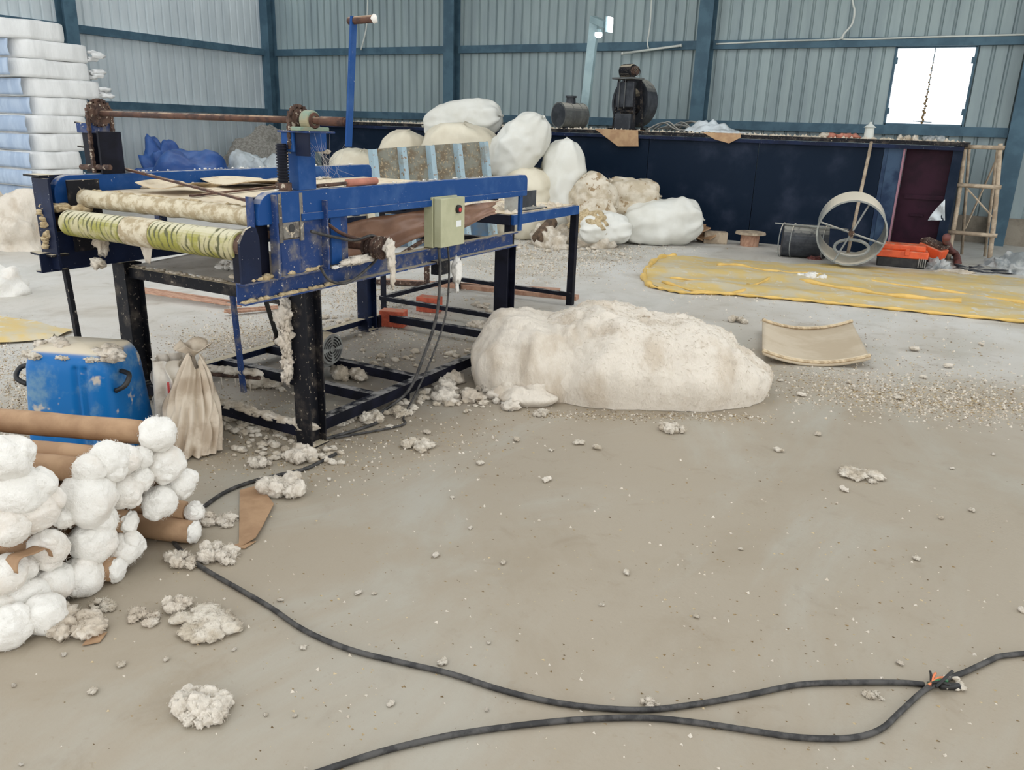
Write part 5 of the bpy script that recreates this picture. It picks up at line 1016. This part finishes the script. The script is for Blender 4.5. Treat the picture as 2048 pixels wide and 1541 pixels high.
# sticks and planks on the floor
def sticks(px0, py0, px1, py1, n, label, spread, name='wooden_stick'):
    rn = random.Random(px0)
    for k in range(n):
        o = rn.uniform(-spread, spread); a = G(px0 + o * .6, py0 + o * .25 + k * 2, .012 + .012 * k); b = G(px1 + o * .5 + rn.uniform(-15, 15), py1 + o * .2 + k * 2, .012 + .006 * k)
        tag(MB().bar(a, b, .03, .012).build(name, 'plank_wood'), label % ('lowest', 'second lowest', 'middle', 'second highest', 'topmost')[k if n == 5 else (0, 2, 4)[k]], 'stick', 'thin wooden sticks on the floor behind the machine')
sticks(250, 572, 470, 606, 5, 'thin brown wooden stick, %s in the bundle behind the left machine legs', 22)
sticks(452, 622, 575, 612, 3, 'thin brown wooden stick, %s of three lying crosswise behind the motor', 16)
for k, (a, b, lb) in enumerate((((880, 572), (1155, 600), 'long salmon plank on floor behind the stand, nearest one'), ((760, 566), (1120, 586), 'long salmon plank behind the nearest one at the stand'))):
    p, q = G(*a), G(*b); tag(MB().bar(p + V((0, 0, .02)), q + V((0, 0, .02)), .11, .04).build('wooden_plank', 'plank_wood', bev=.003), lb, 'plank')
t = thing('rusty_trestle', 'small rusty angle-iron trestle on floor seen under the drive shaft', 'trestle', (-4.9, 6.3, 0))
for a, b in (((-5.2, 6.2, 0), (-5.0, 6.3, .5)), ((-4.6, 6.5, 0), (-4.6, 6.5, .5)), ((-5.0, 6.3, .5), (-4.6, 6.5, .5)), ((-5.2, 6.2, .05), (-4.6, 6.5, .48)), ((-5.2, 6.2, .03), (-4.6, 6.5, .03))): MB().bar(a, b, .04, .04).build('frame_bar', 'rust_dark', t)

# cables on the floor
ca = [(672, 908), (640, 925), (605, 940), (560, 950), (500, 965), (450, 985), (410, 1012), (372, 1040), (345, 1068), (356, 1095), (400, 1133), (480, 1180), (540, 1215), (610, 1262), (700, 1300), (800, 1325), (900, 1348), (1000, 1380), (1100, 1404), (1200, 1417), (1300, 1420), (1400, 1408), (1500, 1390), (1600, 1370), (1700, 1366), (1800, 1366), (1848, 1370)]
rod('power_cable', 'cable_rubber', spline([G(x, y, .009) for x, y in ca], 5), .0085, 'long black cable snaking from the machine foot to the frayed joint', 'cable')
cb2 = [(480, 1600), (650, 1541), (760, 1505), (870, 1478), (960, 1462), (1100, 1445), (1200, 1438), (1300, 1437), (1400, 1447), (1500, 1462), (1600, 1476), (1700, 1477), (1760, 1460), (1800, 1425), (1840, 1388), (1868, 1370), (1895, 1358), (1930, 1345), (1980, 1322), (2010, 1312), (2100, 1308), (2300, 1325), (2600, 1300), (3000, 1330)]
t = thing('power_cable', 'dusty grey-black cable along the bottom of picture with frayed splice', 'cable', G(1300, 1437))
MB().tube(spline([G(x, y, .009) for x, y in cb2], 5), .0085, 8).build('cable_sheath', 'cable_rubber', t, smooth=True)
j = G(1862, 1368, .018)
for k, (mt, a) in enumerate((('wire_orange', .4), ('wire_orange', .9), ('wire_green', 0.1), ('black_plastic', -.3), ('black_plastic', 1.2))):
    d = V((math.cos(a + .5), math.sin(a + .5), .15)); MB().tube(spline([j - d * .01, j + d * .025 + V((0, 0, .008)), j + d * .05]), .004, 6).build('bare_wire', mt, t, smooth=True)
q = [G(1872, 1375, .02), G(1885, 1362, .035), G(1905, 1343, .05)]; MB().tube(spline(q), .005, 6).build('taped_end', 'black_plastic', t, smooth=True)
q = [G(1880, 1372, .012), G(1918, 1374, .012)]; MB().tube(q, .011, 8).build('taped_end', 'black_plastic', t, smooth=True)
m = MB()
for k in range(8): m.blob(G(1900 + random.uniform(-15, 25), 1366 + random.uniform(-10, 12), .01), (.012, .009, .007), k, .6, 3, 2)
m.build('clinging_lint', 'cotton_dirty', t, smooth=True)

# ================================================================== LITTER ON THE FLOOR
rn = random.Random(11); proto = []; smalls = []
for k in range(5):
    m = MB()
    for j_ in range(5): m.blob((rn.uniform(-.011, .011), rn.uniform(-.008, .008), .003), (.010, .008, .006), k * 7 + j_, .5, 2.5, 3, fine=.2)
    proto.append(m)
def small(px, py, wpx, k):
    c = G(px, py); s = wpx / ppm(c) / 2; m = proto[k % 5]
    if m.__dict__.get('me') is None:
        o = m.build('lint_tuft', 'cotton_dirty' if k % 5 < 3 else 'cotton_raw', smooth=True, origin='b'); m.me = o.data
    else: o = bpy.data.objects.new('lint_tuft', m.me); col.objects.link(o)
    s *= 50; o.location = (c.x, c.y, 0); o.scale = (s, s, s); o.rotation_euler = (0, 0, rn.uniform(0, 6))
    smalls.append((px, py, o))
spots = [(1197, 901), (745, 1190), (975, 1290), (970, 1420), (785, 1414), (590, 1435), (535, 1430), (190, 1388), (30, 1370), (40, 1530), (1255, 1150), (1205, 1215), (1395, 1235), (1795, 1330), (1690, 985), (1035, 885), (1160, 885), (905, 1000), (660, 960), (940, 1060), (1010, 1130), (885, 1330), (610, 1300), (720, 1190), (1095, 960), (1480, 1100), (1560, 900), (1640, 870), (1905, 935), (2040, 1220), (1880, 1035), (1940, 1020), (1830, 1120), (1985, 910), (850, 865), (930, 825), (700, 880), (780, 860), (560, 1200), (470, 1300), (330, 1320), (130, 1310), (240, 1330), (1560, 765), (1600, 790), (1700, 770), (1800, 800), (1830, 700), (1900, 740), (1960, 690), (1850, 760), (1100, 905), (960, 930), (870, 1110)]
for k, (x, y) in enumerate(spots): small(x + rn.uniform(-4, 4), y + rn.uniform(-4, 4), rn.uniform(10, 24), k)
LM = [(1870, 1368, 'the frayed cable splice'), (1300, 1428, 'the spot where both cables nearly touch'), (740, 1312, 'the long bend of the upper cable'), (640, 900, 'the near machine foot'), (415, 1250, 'the flat felted patch'), (400, 1425, 'the curdled lower-left tuft'), (1300, 838, 'the front of the cotton mound'), (1535, 820, 'the right end of the mound'), (1632, 728, 'the curved board'), (1720, 955, 'the lone brownish scrap'), (2048, 1000, 'the right edge of the floor'), (1024, 1050, 'the middle of the bare floor'), (840, 895, 'the flat beige tuft'), (30, 1400, 'the lower left corner'), (2048, 720, 'the lower hem of the yellow sheet')]
ORD = ['nearest', 'second nearest', 'third nearest', 'fourth nearest', 'fifth nearest', 'sixth nearest', 'seventh nearest', 'eighth nearest', 'ninth nearest', 'tenth nearest', 'eleventh nearest', 'twelfth nearest']
near_ = {}
for px, py, o in smalls: l_ = min(LM, key=lambda q: math.hypot(q[0] - px, (q[1] - py) * 1.6)); near_.setdefault(l_, []).append((math.hypot(l_[0] - px, l_[1] - py), o))
for l_, lst in near_.items():
    for k, (_, o) in enumerate(sorted(lst, key=lambda q: q[0])): tag(o, 'small lint tuft on floor, ' + ORD[k] + ' to ' + l_[2], 'lint tuft', 'small lint tufts scattered on the floor')
def scatter(name, label, regions, mt, smin, smax, thick=.5):
    pts = []
    for (x0, y0, x1, y1, n, jx, jy) in regions:      # strip from (x0,y0) to (x1,y1), gaussian spread
        for _ in range(n):
            f_ = rn.random(); c = G(x0 + (x1 - x0) * f_ + rn.gauss(0, jx), min(1560, max(440, y0 + (y1 - y0) * f_ + rn.gauss(0, jy))))
            if c.y > 14.9 or c.x < -15: continue
            pts.append((V((c.x, c.y, .0005)), (smin + (smax - smin) * rn.random() ** 2.2) * (.65 + .12 * c.length)))
    return tag(flake_mesh(pts, thick).build(name, mt), label, 'litter', kind='stuff')
A = [(1560, 760, 2048, 800, 1500, 40, 22), (1700, 790, 2060, 830, 900, 60, 14), (1000, 540, 1250, 500, 2200, 70, 18), (640, 600, 800, 590, 1500, 70, 24), (380, 700, 600, 650, 1800, 50, 22), (0, 720, 60, 830, 900, 30, 40), (650, 700, 960, 680, 700, 70, 30), (1060, 830, 1530, 838, 420, 20, 5), (450, 890, 700, 930, 500, 90, 30), (700, 860, 1000, 880, 320, 90, 30), (300, 1000, 900, 1500, 260, 250, 160), (1100, 900, 2000, 1400, 420, 300, 160), (1500, 640, 2000, 720, 500, 160, 40), (400, 800, 600, 840, 400, 60, 24)]
scatter('husk_litter', 'brown seed husks and leaf bits littering the concrete floor', A, 'husk', .003, .009, .3)
scatter('husk_litter', 'pale chaff littering the concrete floor', [(a[0], a[1], a[2], a[3], int(a[4] * .7), a[5], a[6]) for a in A], 'husk_pale', .003, .010, .3)
scatter('lint_litter', 'white lint flecks scattered over the concrete floor', [(a[0], a[1], a[2], a[3], int(a[4] * .5), a[5] * 1.2, a[6] * 1.3) for a in A] + [(1300, 575, 2048, 600, 500, 60, 16), (1000, 500, 1300, 510, 300, 80, 14)], 'cotton_raw', .004, .011, .8)

# soft lint rolled up around the machine base
m = MB()
for (x0, y0, x1, y1, n, j_) in ((440, 850, 620, 880, 60, 14), (480, 900, 700, 915, 50, 14), (660, 850, 860, 800, 60, 12), (860, 790, 960, 810, 40, 14), (450, 750, 640, 790, 40, 14), (690, 740, 950, 700, 40, 20), (640, 640, 760, 660, 30, 12), (940, 600, 1010, 660, 24, 10), (1020, 500, 1240, 500, 60, 10)):
    for _ in range(n):
        f_ = rn.random(); c = G(x0 + (x1 - x0) * f_ + rn.gauss(0, j_), y0 + (y1 - y0) * f_ + rn.gauss(0, j_ * .6)); r_ = rn.uniform(.008, .03) * (.7 + .08 * c.length)
        m.blob(c + V((0, 0, r_ * .3)), (r_, r_ * .8, r_ * .55), n + _, .5, 2.5, 2, flat=.001)
tag(m.build('lint_fluff', 'cotton_dirty', smooth=True), 'dusty lint fluff rolled up along the machine base and sack pile', 'litter', kind='stuff')
